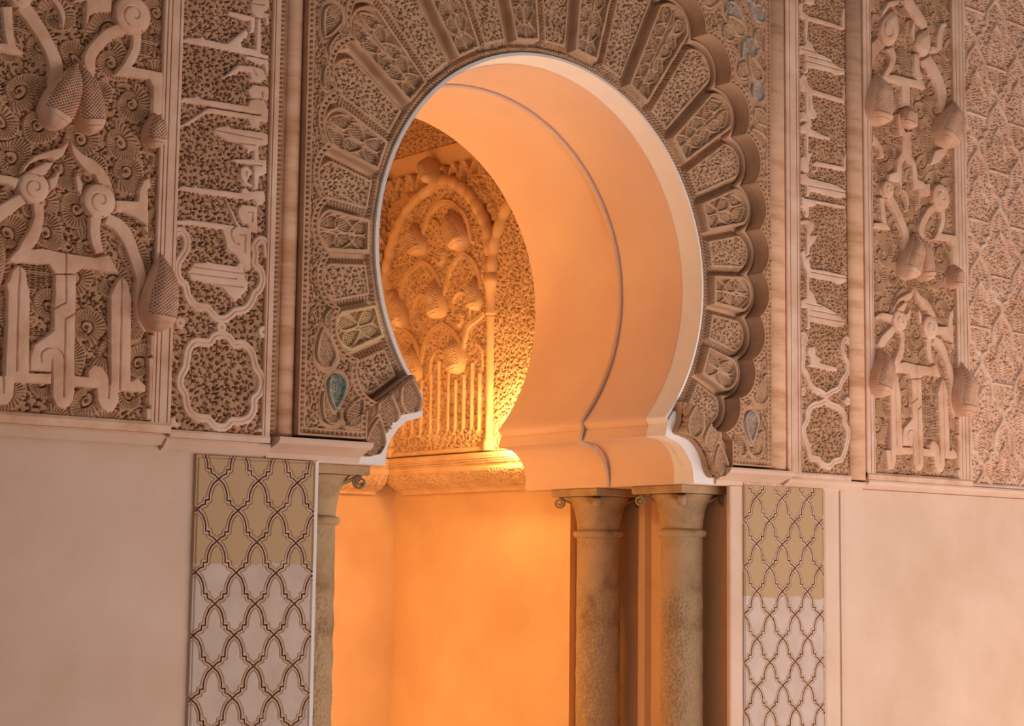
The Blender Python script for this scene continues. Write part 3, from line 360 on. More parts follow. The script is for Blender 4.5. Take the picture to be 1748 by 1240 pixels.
def fans(U, V, c=0.095, seed=5, H=0.022):
    """large fluted snail leaves curling over each other, with pierced gaps and a few netted pods"""
    d1, d2, d3, dx, dy, hh = cells(U + 0.010 * np.sin(V * 33), V + 0.010 * np.sin(U * 29), c, seed)
    th = np.arctan2(dy, dx) + 6.283 * hh
    sgn = np.where(hh > 0.45, 1.0, -1.0)
    tt = (sgn * th / 6.283) % 1.0
    rout = 0.30 + 0.27 * tt
    body = (d1 < rout) & (d3 - d1 > 0.05)
    vein = np.abs((((30 * th + sgn * d1 * 12) / 6.283) % 1.0) - 0.5) * 2
    vv = sm(vein, 0.18, 0.45)
    curl = np.abs(d1 - (0.10 + 0.10 * tt))
    h_fan = 0.80 + 0.20 * np.clip(d1 / rout, 0, 1) - np.where(d1 > 0.14 + 0.10 * tt, 0.30 * (1 - vv), 0.0)
    h_fan = h_fan * sm(curl, 0.010, 0.026) * np.where(d1 < 0.05, 0.1, 1.0)
    h_fan = np.where(d1 > rout - 0.035, 0.95, h_fan)
    a = np.abs(((V / 0.0066) % 1.0) - 0.5) * 2; b = np.abs((((U + 0.5 * np.floor(V / 0.0066) * 0.0075) / 0.0075) % 1.0) - 0.5) * 2
    h_pod = np.where((a < 0.6) & (b < 0.62), 0.35, 0.9)
    h = np.where(hh > 0.93, h_pod, h_fan)
    small = filigree(U, V, c * 0.30, seed + 9, 0.78)
    return H * np.where(body, h, small)
def bead(s, t, pitch=0.0115, wid=0.012):
    """row of little pierced triangles: s along, t across (0..1)"""
    a = np.abs(((s / pitch) % 1.0) - 0.5) * 2
    return np.where((a < 0.75 - 0.55 * t) & (t > 0.12) & (t < 0.88), 0.0, 1.0)
def netting(U, V, p=0.009):
    a = np.abs((((U + V) / p) % 1.0) - 0.5) * 2; b = np.abs((((U - V) / p) % 1.0) - 0.5) * 2
    return np.where(np.maximum(a, b) < 0.62, 0.0, 1.0)
def palm(U, V, cx, cz, ang, size):
    """netted heart-shaped leaf lobe with a smooth rolled rim. ang = direction of its tip"""
    ca, sa = math.cos(ang), math.sin(ang)
    y = ((U - cx) * ca + (V - cz) * sa) / size; x = (-(U - cx) * sa + (V - cz) * ca) / size
    w = np.where(y < 0, 0.5 * np.sqrt(np.clip(1 - (y / 0.5) ** 2, 0, 1)), 0.5 * np.clip(1 - y / 1.0, 0, 1) ** 0.75 * (1 + 0.35 * np.clip(y, 0, 1)))
    e = (w - np.abs(x)) * np.where((y > -0.5) & (y < 1.0), 1, 0) + np.where((y <= -0.5) | (y >= 1.0), -1, 0)
    inside = e > 0
    n = netting(x * size, y * size, 0.0115 if size > 0.055 else 0.0098)
    h = np.where(e < 0.13, 0.80 + 0.20 * sm(e, 0, 0.05), np.where(e < 0.17, 0.25, 0.30 + 0.42 * n))
    return np.where(inside, h, -1.0), e * size

def dist_line(U, V, P, closed=False):
    d = np.full(U.shape, 9.0); m = len(P)
    for i in range(m if closed else m - 1):
        a = P[i]; b = P[(i + 1) % m]; ex, ey = b[0] - a[0], b[1] - a[1]; L2 = ex * ex + ey * ey + 1e-12
        t = np.clip(((U - a[0]) * ex + (V - a[1]) * ey) / L2, 0, 1)
        d = np.minimum(d, np.hypot(U - a[0] - t * ex, V - a[1] - t * ey))
    return d
def sdf_poly(U, V, P):
    d = dist_line(U, V, P, True); ins = np.zeros(U.shape, bool); m = len(P)
    for i in range(m):
        a = P[i]; b = P[(i + 1) % m]
        if a[1] == b[1]: continue
        c = (V > min(a[1], b[1])) & (V <= max(a[1], b[1])) & (U < a[0] + (V - a[1]) * (b[0] - a[0]) / (b[1] - a[1]))
        ins ^= c
    return np.where(ins, d, -d)
def smooth_line(P, n=4, closed=False):
    P = np.array(P, float); N = len(P); out = []
    for i in range(N if closed else N - 1):
        if closed: p = [P[(i + k) % N] for k in (-1, 0, 1, 2)]
        else: p = [P[max(i - 1, 0)], P[i], P[i + 1], P[min(i + 2, N - 1)]]
        for k in range(n):
            t = k / n
            out.append(.5 * ((2 * p[1]) + (-p[0] + p[2]) * t + (2 * p[0] - 5 * p[1] + 4 * p[2] - p[3]) * t * t + (-p[0] + 3 * p[1] - 3 * p[2] + p[3]) * t ** 3))
    if not closed: out.append(P[-1])
    return np.array(out)

def grid_mesh(Ugrid, Vgrid, H, ids, names, to_world, parent, base, mats):
    """one mesh per id; all share the heightfield so they meet without gaps"""
    W = to_world(Ugrid, Vgrid, H)
    n, m = H.shape
    idx = np.arange(n * m).reshape(n, m)
    Q = np.stack([idx[:-1, :-1], idx[:-1, 1:], idx[1:, 1:], idx[1:, :-1]], -1).reshape(-1, 4)
    I = ids.ravel(); fid = I[Q].max(1)
    # outward orientation test
    a, b, c = W.reshape(-1, 3)[Q[0, 0]], W.reshape(-1, 3)[Q[0, 1]], W.reshape(-1, 3)[Q[0, 3]]
    base_n = to_world(Ugrid[:1, :1], Vgrid[:1, :1], H[:1, :1] + 1)[0, 0] - W[0, 0]
    if np.dot(np.cross(b - a, c - a), base_n) < 0: Q = Q[:, ::-1]
    Wf = W.reshape(-1, 3); made = {}
    for k in np.unique(fid):
        if k < 0: continue
        q = Q[fid == k]
        if k > 0 and len(q) < 12: continue
        u, inv = np.unique(q, return_inverse=True)
        made[k] = mesh(names[k], Wf[u], inv.reshape(-1, 4), mats[k], parent, True)
    # skirt closing the plate behind its edge
    rim = np.concatenate([idx[0, :], idx[1:, -1], idx[-1, -2::-1], idx[-2:0:-1, 0]])
    back = to_world(Ugrid, Vgrid, np.full(H.shape, base)).reshape(-1, 3)[rim]
    V = np.concatenate([Wf[rim], back]); r = len(rim)
    F = [(i, (i + 1) % r, (i + 1) % r + r, i + r) for i in range(r)]
    F.append(tuple(range(2 * r - 1, r - 1, -1)))
    mesh('backing_edge', V, F, mats[0], parent)
    return made

def knob(parent, top, bot, wid, hh, frame, mat, name='palmette_knob', netp=0.011, base=0.0):
    """netted pod leaning out of the wall: narrow tip on top, rolled smooth lip at the bottom"""
    na, nb = 170, 110
    A = np.linspace(0, 1, na)[:, None] * np.ones(nb); Bb = np.ones(na)[:, None] * np.linspace(-1, 1, nb)
    top = np.array(top, float); bot = np.array(bot, float); L = np.linalg.norm(bot - top); d = (bot - top) / L; s = np.array([-d[1], d[0]])
    w = wid / 2 * (np.sin(np.clip(A / 0.72, 0, 1) * math.pi / 2) ** 0.9) * np.where(A > 0.72, np.sqrt(np.clip(1 - ((A - 0.72) / 0.28) ** 2, 0.0, 1)), 1)
    w = np.maximum(w, 0.0008)
    prof = np.clip(1 - np.abs(Bb) ** 4.0, 0, 1) ** 0.5
    hh = hh * 1.25
    rise = sm(A, -0.25, 0.45) * (1 - 0.15 * A) * np.where(A > 0.86, np.sqrt(np.clip(1 - ((A - 0.86) / 0.14) ** 2, 0, 1)) * 0.6 + 0.4, 1)
    h = hh * rise * prof
    un = Bb * w; an = A * L
    inner = sm(1 - np.abs(Bb), 0.14, 0.20) * (1 - sm(A, 0.80, 0.83)) * sm(A, 0.03, 0.07)
    h = h - inner * (0.006 + 0.014 * (1 - netting(un, an, netp)))
    h = h + inner * 0 - 0.008 * np.exp(-((A - 0.90) / 0.010) ** 2) * prof
    h = np.where((np.abs(Bb) > 0.999) | (A < 0.001) | (A > 0.999), base - 0.012, h + base)
    U = top[0] + d[0] * an + s[0] * un; V = top[1] + d[1] * an + s[1] * un
    W = frame(U, V, h); idx = np.arange(na * nb).reshape(na, nb)
    Q = np.stack([idx[:-1, :-1], idx[:-1, 1:], idx[1:, 1:], idx[1:, :-1]], -1).reshape(-1, 4)
    c0 = W[na // 2, nb // 2]; nrm = np.cross(W[na // 2, nb // 2 + 1] - c0, W[na // 2 + 1, nb // 2] - c0)
    out = frame(np.array([[0.]]), np.array([[0.]]), np.array([[1.]]))[0, 0] - frame(np.array([[0.]]), np.array([[0.]]), np.array([[0.]]))[0, 0]
    if np.dot(nrm, out) < 0: Q = Q[:, ::-1]
    return mesh(name, W.reshape(-1, 3), Q, mat, parent, True)

def relief(root, u0, u1, v0, v1, res, items, ground, frame, gmat, smat, H0=0.028, off=(0, 0), matmap=None, base=-0.03, gname='carved_ground', net=0.011):
    nu = int((u1 - u0) / res) + 1; nv = int((v1 - v0) / res) + 1
    U, V = np.meshgrid(np.linspace(u0, u1, nu), np.linspace(v0, v1, nv), indexing='ij')
    H = ground(U, V); ids = np.zeros(H.shape, int); names = [gname]; mats = [gmat]
    grooves = [it for it in items if it[0] == 'G']; knobs = [it for it in items if it[0] == 'K']
    for it in items:
        k, nm, P = it[0], it[1], np.array(it[2]) + np.array(off)
        if k in 'GK': continue
        pad = (it[3] + 0.01) if len(it) > 3 else 0.012
        lo = P.min(0) - pad; hi = P.max(0) + pad
        i0, i1 = np.searchsorted(U[:, 0], [lo[0], hi[0]]); j0, j1 = np.searchsorted(V[0], [lo[1], hi[1]])
        if i1 - i0 < 3 or j1 - j0 < 3: continue
        u = U[i0:i1, j0:j1]; v = V[i0:i1, j0:j1]
        extra = 0.0; hmul = 1.0
        if k == 'P': sd = sdf_poly(u, v, P)
        elif k in 'OC':
            dl = dist_line(u, v, P, k == 'C'); sd = it[3] / 2 - dl
            extra = -0.005 * (1 - sm(dl, 0.0012, 0.003)) if it[3] > 0.02 else 0.0
        elif k == 'D':
            rr = np.hypot(u - P[0, 0], v - P[0, 1]); sd = it[3] - rr; th = np.arctan2(v - P[0, 1], u - P[0, 0])
            if it[3] > 0.03:
                q = rr / it[3]; spir = np.abs(((th / 6.283 - q * 1.9) % 1.0) - 0.5) * it[3]
                extra = 0.014 * np.sqrt(np.clip(1 - q * q, 0, 1)) - 0.007 * (1 - sm(spir, 0.001, 0.006)) * (q < 0.62) * (q > 0.08)
            else:
                extra = -0.008 * (rr < it[3] * 0.2)
        if nm == 'scroll_boss' and k == 'P': extra = 0.012 * sm(sd, 0, 0.03)
        h = (H0 + extra) * sm(sd, -0.0012, 0.0034) + (0.0 if k == 'D' else 0.0012 * sm(sd, 0.003, 0.02))
        hit = (sd > 0.0004)
        mask = hit | (sd > -0.0012)
        sub = H[i0:i1, j0:j1]; sub[:] = np.where(mask, np.maximum(h, np.minimum(sub, H0)), sub)
        names.append(nm); mats.append((matmap or {}).get(nm, smat)); ids[i0:i1, j0:j1][hit] = len(names) - 1
    for it in grooves:
        P = np.array(it[2]) + np.array(off); lo = P.min(0) - .01; hi = P.max(0) + .01
        i0, i1 = np.searchsorted(U[:, 0], [lo[0], hi[0]]); j0, j1 = np.searchsorted(V[0], [lo[1], hi[1]])
        if i1 - i0 < 2 or j1 - j0 < 2: continue
        dl = dist_line(U[i0:i1, j0:j1], V[i0:i1, j0:j1], P)
        H[i0:i1, j0:j1] -= 0.008 * (1 - sm(dl, 0.0011, 0.0030))
    grid_mesh(U, V, H, ids, names, frame, root, base, mats)
    for it in knobs:
        P = np.array(it[2]) + np.array(off)
        knob(root, P[0], P[1], it[3], it[4], frame, smat, it[1], net, H0 * 0.4)

def front(y0):
    return lambda U, V, H: np.stack([U, y0 - H, V], -1)
def jitter_flat(U, V): return 0.0015 * np.sin(U * 31 + V * 17)

# ------------------------------------------------------------------ geometry of the arch
def cusp_r(deg):
    a = deg if deg <= 90 else 180 - deg
    return float(np.interp(a, [-40, -35, -25, -15, -5, 5, 15, 25, 35, 45, 55, 65, 75, 90], [.935, .945, .965, .980, .990, 1.000, 1.018, 1.058, 1.11, 1.158, 1.195, 1.225, 1.245, 1.255]))
LOBES = [(-30 + 10 * k) for k in range(25)]
def contour(theta_deg, off=0.0):
    th = np.radians(np.asarray(theta_deg, float)); out = np.zeros(th.shape)
    for c in LOBES:
        rho = cusp_r(c) / 1.032; Rl = 1.08 * rho * math.sin(math.radians(5)) + off
        d = th - math.radians(c); s = rho * np.sin(d)
        r = np.where(np.abs(s) < Rl, rho * np.cos(d) + np.sqrt(np.clip(Rl * Rl - s * s, 0, None)), 0)
        r = np.where(np.abs(d) < 1.0, r, 0)
        out = np.maximum(out, r)
    return out
RIN = 0.765
IMPOST = [(0.567, -0.520), (0.584, -0.542), (0.580, -0.548), (0.566, -0.588), (0.592, -0.592)] + [(0.600 + 0.120 * math.sin(t), -0.722 + 0.130 * math.cos(t)) for t in np.linspace(0.1, math.pi / 2, 12)] + [(0.720, -0.765)]
def opening(off=0.0):
    """outline of the horseshoe opening, right foot -> over the top -> left foot; off grows it outward"""
    right = [(x + off, z) for x, z in IMPOST[::-1]]
    a0 = -math.degrees(math.asin(0.52 / RIN)) + 1.0
    arc = [((RIN + off) * math.cos(math.radians(a)), (RIN + off) * math.sin(math.radians(a))) for a in np.linspace(a0, 180 - a0, 121)]
    return right + arc + [(-x, z) for x, z in right[::-1]]

# ------------------------------------------------------------------ the setting
Z0 = -2.634   # floor
ZT = 1.9
# front wall: everything behind the carving, pierced by the horseshoe and by the column recess
def wall_front():
    op = opening(0.012); n = len(op)
    ro = []
    for x, z in op:
        dx, dz = x, z + 0.2; k = 5.2 / max(abs(dx), 1e-6)
        if dz > 0: k = min(k, (ZT + 0.2) / dz)
        ro.append((dx * k, max(-0.764, -0.2 + dz * k)))
    V = [(x, 0.04, z) for x, z in op] + [(x, 0.04, z) for x, z in ro] + [(x, 1.0, z) for x, z in op] + [(x, 1.0, z) for x, z in ro]
    F = []
    for i in range(n - 1):
        F.append((i, i + 1, n + i + 1, n + i)); F.append((2 * n + i, 3 * n + i, 3 * n + i + 1, 2 * n + i + 1))
    o = mesh('wall_front', V, F, 'wall'); tag(o, kind='structure')
    return o
wall_front()
tag(box('wall_front_left', -5.2, -1.005, 0.0, 1.0, Z0, -0.712, 'wall'), kind='structure')
tag(box('wall_front_right', 1.005, 5.2, 0.0, 1.0, Z0, -0.712, 'wall'), kind='structure')
# recess jambs with their white chamfered arris
for s, nm in ((-1, 'trim_1'), (1, 'trim_2')):
    o = moulding_v(nm, [(1.012, -0.004), (1.0, -0.006), (0.930, -0.006), (0.924, -0.002), (0.924, 0.012), (1.02, 0.016)] if s > 0 else [(s * 1.012, -0.004), (s * 1.0, -0.006), (s * 0.978, 0.062), (s * 0.99, 0.07), (s * 1.02, 0.07)], Z0, -0.7665, 'wall' if s > 0 else 'white')
    tag(o, kind='structure')
moulding = moulding_v('trim_3', [(1.575, 0.01), (1.575, -0.012), (1.60, -0.016), (5.2, -0.016), (5.2, 0.01)], Z0, -0.75, 'wall'); tag(moulding, kind='structure')
moulding = moulding_v('trim_4', [(1.475, 0.01), (1.475, -0.002), (1.485, -0.008), (1.545, -0.008), (1.575, -0.004), (1.575, 0.01)], Z0, -0.75, 'wall'); tag(moulding, kind='structure')
tag(box('floor', -7, 7, -9, 4, Z0 - 0.1, Z0, 'floor'), kind='structure')
# niche shell
tag(box('wall_niche_right', 0.95, 1.05, 0.97, 2.35, Z0, -0.70, 'niche'), kind='structure')
tag(box('wall_niche_left', -1.05, -0.95, 0.97, 2.35, Z0, ZT, 'niche'), kind='structure')
tag(box('wall_niche_back', -1.05, 1.05, 2.268, 2.36, Z0, ZT, 'niche'), kind='structure')
tag(box('wall_niche_upper', 0.885, 1.05, 1.001, 2.26, -0.70, ZT, 'niche'), kind='structure')
tag(box('ceiling_niche', -1.05, 1.05, 1.001, 2.36, 1.55, 1.65, 'niche'), kind='structure')
# lining of the recess beside the columns, a slim upright between them
for s, nm in ((1, 'wall_recess_right'), (-1, 'wall_recess_left')):
    o = moulding_v(nm, [(s * 1.03, 0.06), (s * 0.985, 0.06), (s * 0.985, 0.50), (s * 0.962, 0.515), (s * 0.955, 0.535), (s * 0.962, 0.555), (s * 0.985, 0.57), (s * 0.985, 0.968), (s * 1.03, 0.968)], Z0, -0.766, 'niche')
    tag(o, kind='structure')

# intrados of the arch with its impost mouldings
op = opening(0.0)
sof = empty('arch_soffit', (0, 0.5, 0), kind='structure')
A = [(x, z) for x, z in op]
ys = np.linspace(0.10, 1.0, 10)
V = []; F = []
for y in ys:
    for x, z in A: V.append((x, y, z))
n = len(A)
for j in range(len(ys) - 1):
    for i in range(n - 1): F.append((j * n + i, (j + 1) * n + i, (j + 1) * n + i + 1, j * n + i + 1))
o = mesh('soffit_surface', V, F, 'soffit', sof, True)
for p in o.data.polygons:
    p.use_smooth = abs(p.center[2]) < 0.50 or p.center[2] > 0 or p.center[2] < -0.5925
# flat undersides of the imposts resting on the columns
for s in (-1, 1):
    box('impost_underside', min(s * .735, s * 1.03), max(s * .735, s * 1.03), 0.045, 1.0, -0.766, -0.66, 'soffit', sof)
# white painted face and chamfer of the ring
A2 = opening(0.022); A1 = opening(0.010)
V = [(x, 0.004, z) for x, z in A2] + [(x, 0.0, z) for x, z in A1] + [(x, 0.11, z) for x, z in A] + [(x, 0.04, z) for x, z in A2]
F = []
for i in range(n - 1):
    for k in range(2): F.append((k * n + i, (k + 1) * n + i, (k + 1) * n + i + 1, k * n + i + 1))
    F.append((i, i + 1, 3 * n + i + 1, 3 * n + i))
o = mesh('arch_ring', V, F, 'white'); tag(o, 'thin white painted edge ringing the horseshoe opening of the niche', 'arch edge')
for s in (-1, 1):
    P = [(0.625, -0.490), (0.600, -0.520), (0.588, -0.540), (0.578, -0.590), (0.602, -0.600), (0.645, -0.612), (0.680, -0.640), (0.708, -0.675), (0.724, -0.71), (0.73, -0.7655), (1.004, -0.7655), (1.004, -0.64), (0.80, -0.62)]
    V = [(s * x, y, z) for y in (0.0, 0.05) for x, z in P]; m = len(P)
    F = [tuple(range(m)), tuple(range(2 * m - 1, m - 1, -1))] + [(i, i + m, (i + 1) % m + m, (i + 1) % m) for i in range(m)]
    mesh('impost_face', V, F, 'white', None).name = 'impost_face'
    tag(bpy.context.scene.collection.objects[-1], 'white flat impost face at the %s foot of the horseshoe arch' % ('left' if s < 0 else 'right'), 'impost')

# raised plaster bead crossing the soffit like a cable
path = [(0.757 * math.cos(math.radians(a)), 0.757 * math.sin(math.radians(a))) for a in np.linspace(180 - -42, -42, 120)]
path = [(-x, z) for x, z in [(0.714, -0.762), (0.708, -0.70), (0.69, -0.665), (0.664, -0.635), (0.63, -0.611), (0.59, -0.600), (0.562, -0.592), (0.558, -0.575), (0.570, -0.545)]] + path + [(0.570, -0.545), (0.558, -0.575), (0.562, -0.592), (0.59, -0.600), (0.63, -0.611), (0.664, -0.635), (0.69, -0.665), (0.708, -0.70), (0.714, -0.762)]
C3 = []
for i, (x, z) in enumerate(path):
    t = i / len(path)
    C3.append((x, 0.487 + 0.10 * math.cos(math.pi * min(1, max(0, t * 1.25))) * (1 if t < .4 else .35) + 0.05 * max(0, (t - .75)) * 2, z))
C3 = np.array(C3); Tn = np.gradient(C3, axis=0); Tn /= np.linalg.norm(Tn, axis=1)[:, None]
V = []; F = []; k_ = 12
for p, t in zip(C3, Tn):
    a_ = np.cross(t, (0, 1, 0)); a_ /= np.linalg.norm(a_); b_ = np.cross(t, a_)
    for j in range(k_):
        g_ = 2 * math.pi * j / k_; V.append(p + 0.0095 * (a_ * math.cos(g_) + b_ * math.sin(g_)))
for i in range(len(C3) - 1):
    for j in range(k_): F.append((i * k_ + j, i * k_ + (j + 1) % k_, (i + 1) * k_ + (j + 1) % k_, (i + 1) * k_ + j))
o = mesh('cable', V, np.array(F), 'soffit', None, True)
tag(o, 'plaster coloured cable running around the inside of the arch soffit', 'cable')

# ------------------------------------------------------------------ horseshoe arch: 25 voussoirs
ORD = ['first', 'second', 'third', 'fourth', 'fifth', 'sixth', 'seventh', 'eighth', 'ninth', 'tenth', 'eleventh', 'twelfth', 'thirteenth']
def voussoir(k):
    """k = 0 at the right springing, 24 at the left; even = pierced vine filling, odd = raised block with leaf lobes"""
    c = LOBES[k]; vine = (k % 2 == 0)
    na, nb = 84, 150
    a = np.linspace(-5, 5, na)[:, None] * np.ones(nb)
    th = np.radians(c + a); rc = contour(c + a * 0.9998, 0.0)
    r = 0.788 + (rc - 0.788) * np.linspace(0, 1, nb)[None, :]
    X = r * np.cos(th); Z = r * np.sin(th)
    d = np.radians(a); p = r * np.cos(d); q = r * np.sin(d)
    rho = cusp_r(c) / 1.032; Rl = 1.08 * rho * math.sin(math.radians(5))
    side = (p * math.tan(math.radians(5)) - np.abs(q))
    endd = np.where(p > rho, Rl - np.hypot(p - rho, q), 9)
    ringb = p - 0.810
    d0 = np.minimum(np.minimum(side, endd), ringb)
    s_along = np.where(endd < side, np.arctan2(q, p - rho) * 0.09, p)
    s_along = np.where(ringb < np.minimum(side, endd), q, s_along)
    bd = 0.024 if vine else 0.0
    inband = (p - 0.790) / 0.020
    if vine:
        e = d0
        t = np.clip(e / 0.022, 0, 1)
        h = 0.002 + 0.032 * t - 0.018 * (1 - netting(s_along, e, 0.0130)) * (t < 0.98) * (e > 0.002)
        h = np.where(e > 0.022, 0.034, h)
        h = np.where((e > 0.024) & (e < 0.030), 0.036, h)
        fil = filigree(X, Z, 0.034, 11 + k, 0.032)
        fld = e > 0.031
        h = np.where(fld, 0.001 + fil, h)
    else:
        e = np.minimum(np.minimum(side, endd + 0.0), ringb)
        t = np.clip((e - 0.012) / 0.004, 0, 1)
        h = 0.004 + 0.048 * t
        fld = e > 0.027
        hp = np.full(h.shape, -1.0)
        L = rho + Rl * 0.55 - 0.835; m = max(2, int(round(L / 0.066))); st = L / m
        body = np.zeros(h.shape)
        for i in range(m):
            pc = 0.835 + (i + 0.5) * st; up = 1 if i % 2 == 0 else -1
            wq = pc * math.tan(math.radians(5)) - 0.027
            sz = min(0.060, wq * 1.18)
            for sg in (-1, 1):
                an = (0.0 if up > 0 else math.pi) - sg * up * 0.35
                hh, _ = palm(p, q, pc - up * 0.010, sg * wq * 0.50, an, sz)
                s2, e2 = palm(p, q, pc - up * 0.004, sg * wq * 0.50, an, sz * 1.36)
                hp = np.maximum(hp, hh); body = np.maximum(body, sm(e2, 0, 0.004))
        stem = np.abs(q - 0.008 * np.sin((p - 0.835) / st * math.pi)) < 0.0035
        small = filigree(p, q, 0.022, k, 1.0)
        hf = 0.010 + np.where(hp > 0, 0.034 * hp, np.where(stem, 0.026, np.maximum(0.018 * body, 0.012 * small)))
        h = np.where(fld, hf, h)
    # dotted band that follows the ring
    ring = p < 0.808
    hb = 0.022 + 0.010 * (inband - 0.5) - 0.015 * (1 - netting(th * 0.8, r, 0.0135))
    h = np.where(ring, hb, h)
    ids = np.where(fld & ~ring, 1, 0)
    if k <= 12: n_, side_ = k + 1, 'right'
    else: n_, side_ = 25 - k, 'left'
    what = 'vine-filled beaded voussoir' if vine else 'raised leaf-lobed voussoir'
    same = (n_ + 1) // 2 if vine else n_ // 2
    if k == 12: lab = 'vine-filled beaded voussoir at the very top of the horseshoe arch'
    else:
        lab = '%s, %s of its sort counted up from the %s arch foot' % (what, ORD[same - 1], side_)
    if k == 22 + 1 - 0 and not vine: lab = 'yellowish ' + lab
    cx, cz = float((rho) * math.cos(math.radians(c))), float(rho * math.sin(math.radians(c)))
    root = empty('voussoir', (cx, 0.03, cz), lab, 'voussoir', 'voussoirs around the horseshoe arch')
    mat = M['ochre'] if k == 23 else M['arch']
    grid_mesh(X, Z, h, ids, ['beaded_border' if vine else 'raised_block', 'vine_filling' if vine else 'leaf_filling'], front(0.032), root, -0.02, [mat, mat])
for k in range(25): voussoir(k)

# scalloped lip and smooth soffits of the lobes, one thing running round the arch
lip = empty('scalloped_rim', (0, 0, 1.3), 'smooth scalloped rim stepping out around the tips of all voussoirs', 'moulding')
prof = [(0.0, 0.034), (0.0, 0.000), (0.002, -0.005), (0.011, -0.005), (0.013, 0.002), (0.014, 0.012), (0.018, 0.012)]
ts = np.linspace(-34.99, 214.99, 25 * 28 + 1)
def sweep_contour(name, prof, mat, parent, smooth=True):
    V = []; n = len(prof)
    R = {o: contour(ts, o) for o in set(p[0] for p in prof)}
    for i, t in enumerate(ts):
        ct, st = math.cos(math.radians(t)), math.sin(math.radians(t))
        for o_, y in prof: V.append((R[o_][i] * ct, y, R[o_][i] * st))
    F = []
    for i in range(len(ts) - 1):
        for j in range(n - 1): F.append((i * n + j, (i + 1) * n + j, (i + 1) * n + j + 1, i * n + j + 1))
    return mesh(name, V, np.array(F), mat, parent, smooth)
sweep_contour('rim_bead', prof, M['arch'], lip)
sweep_contour('lobe_soffit', [(0.018, 0.012), (0.018, -0.080)], M['arch'], lip)

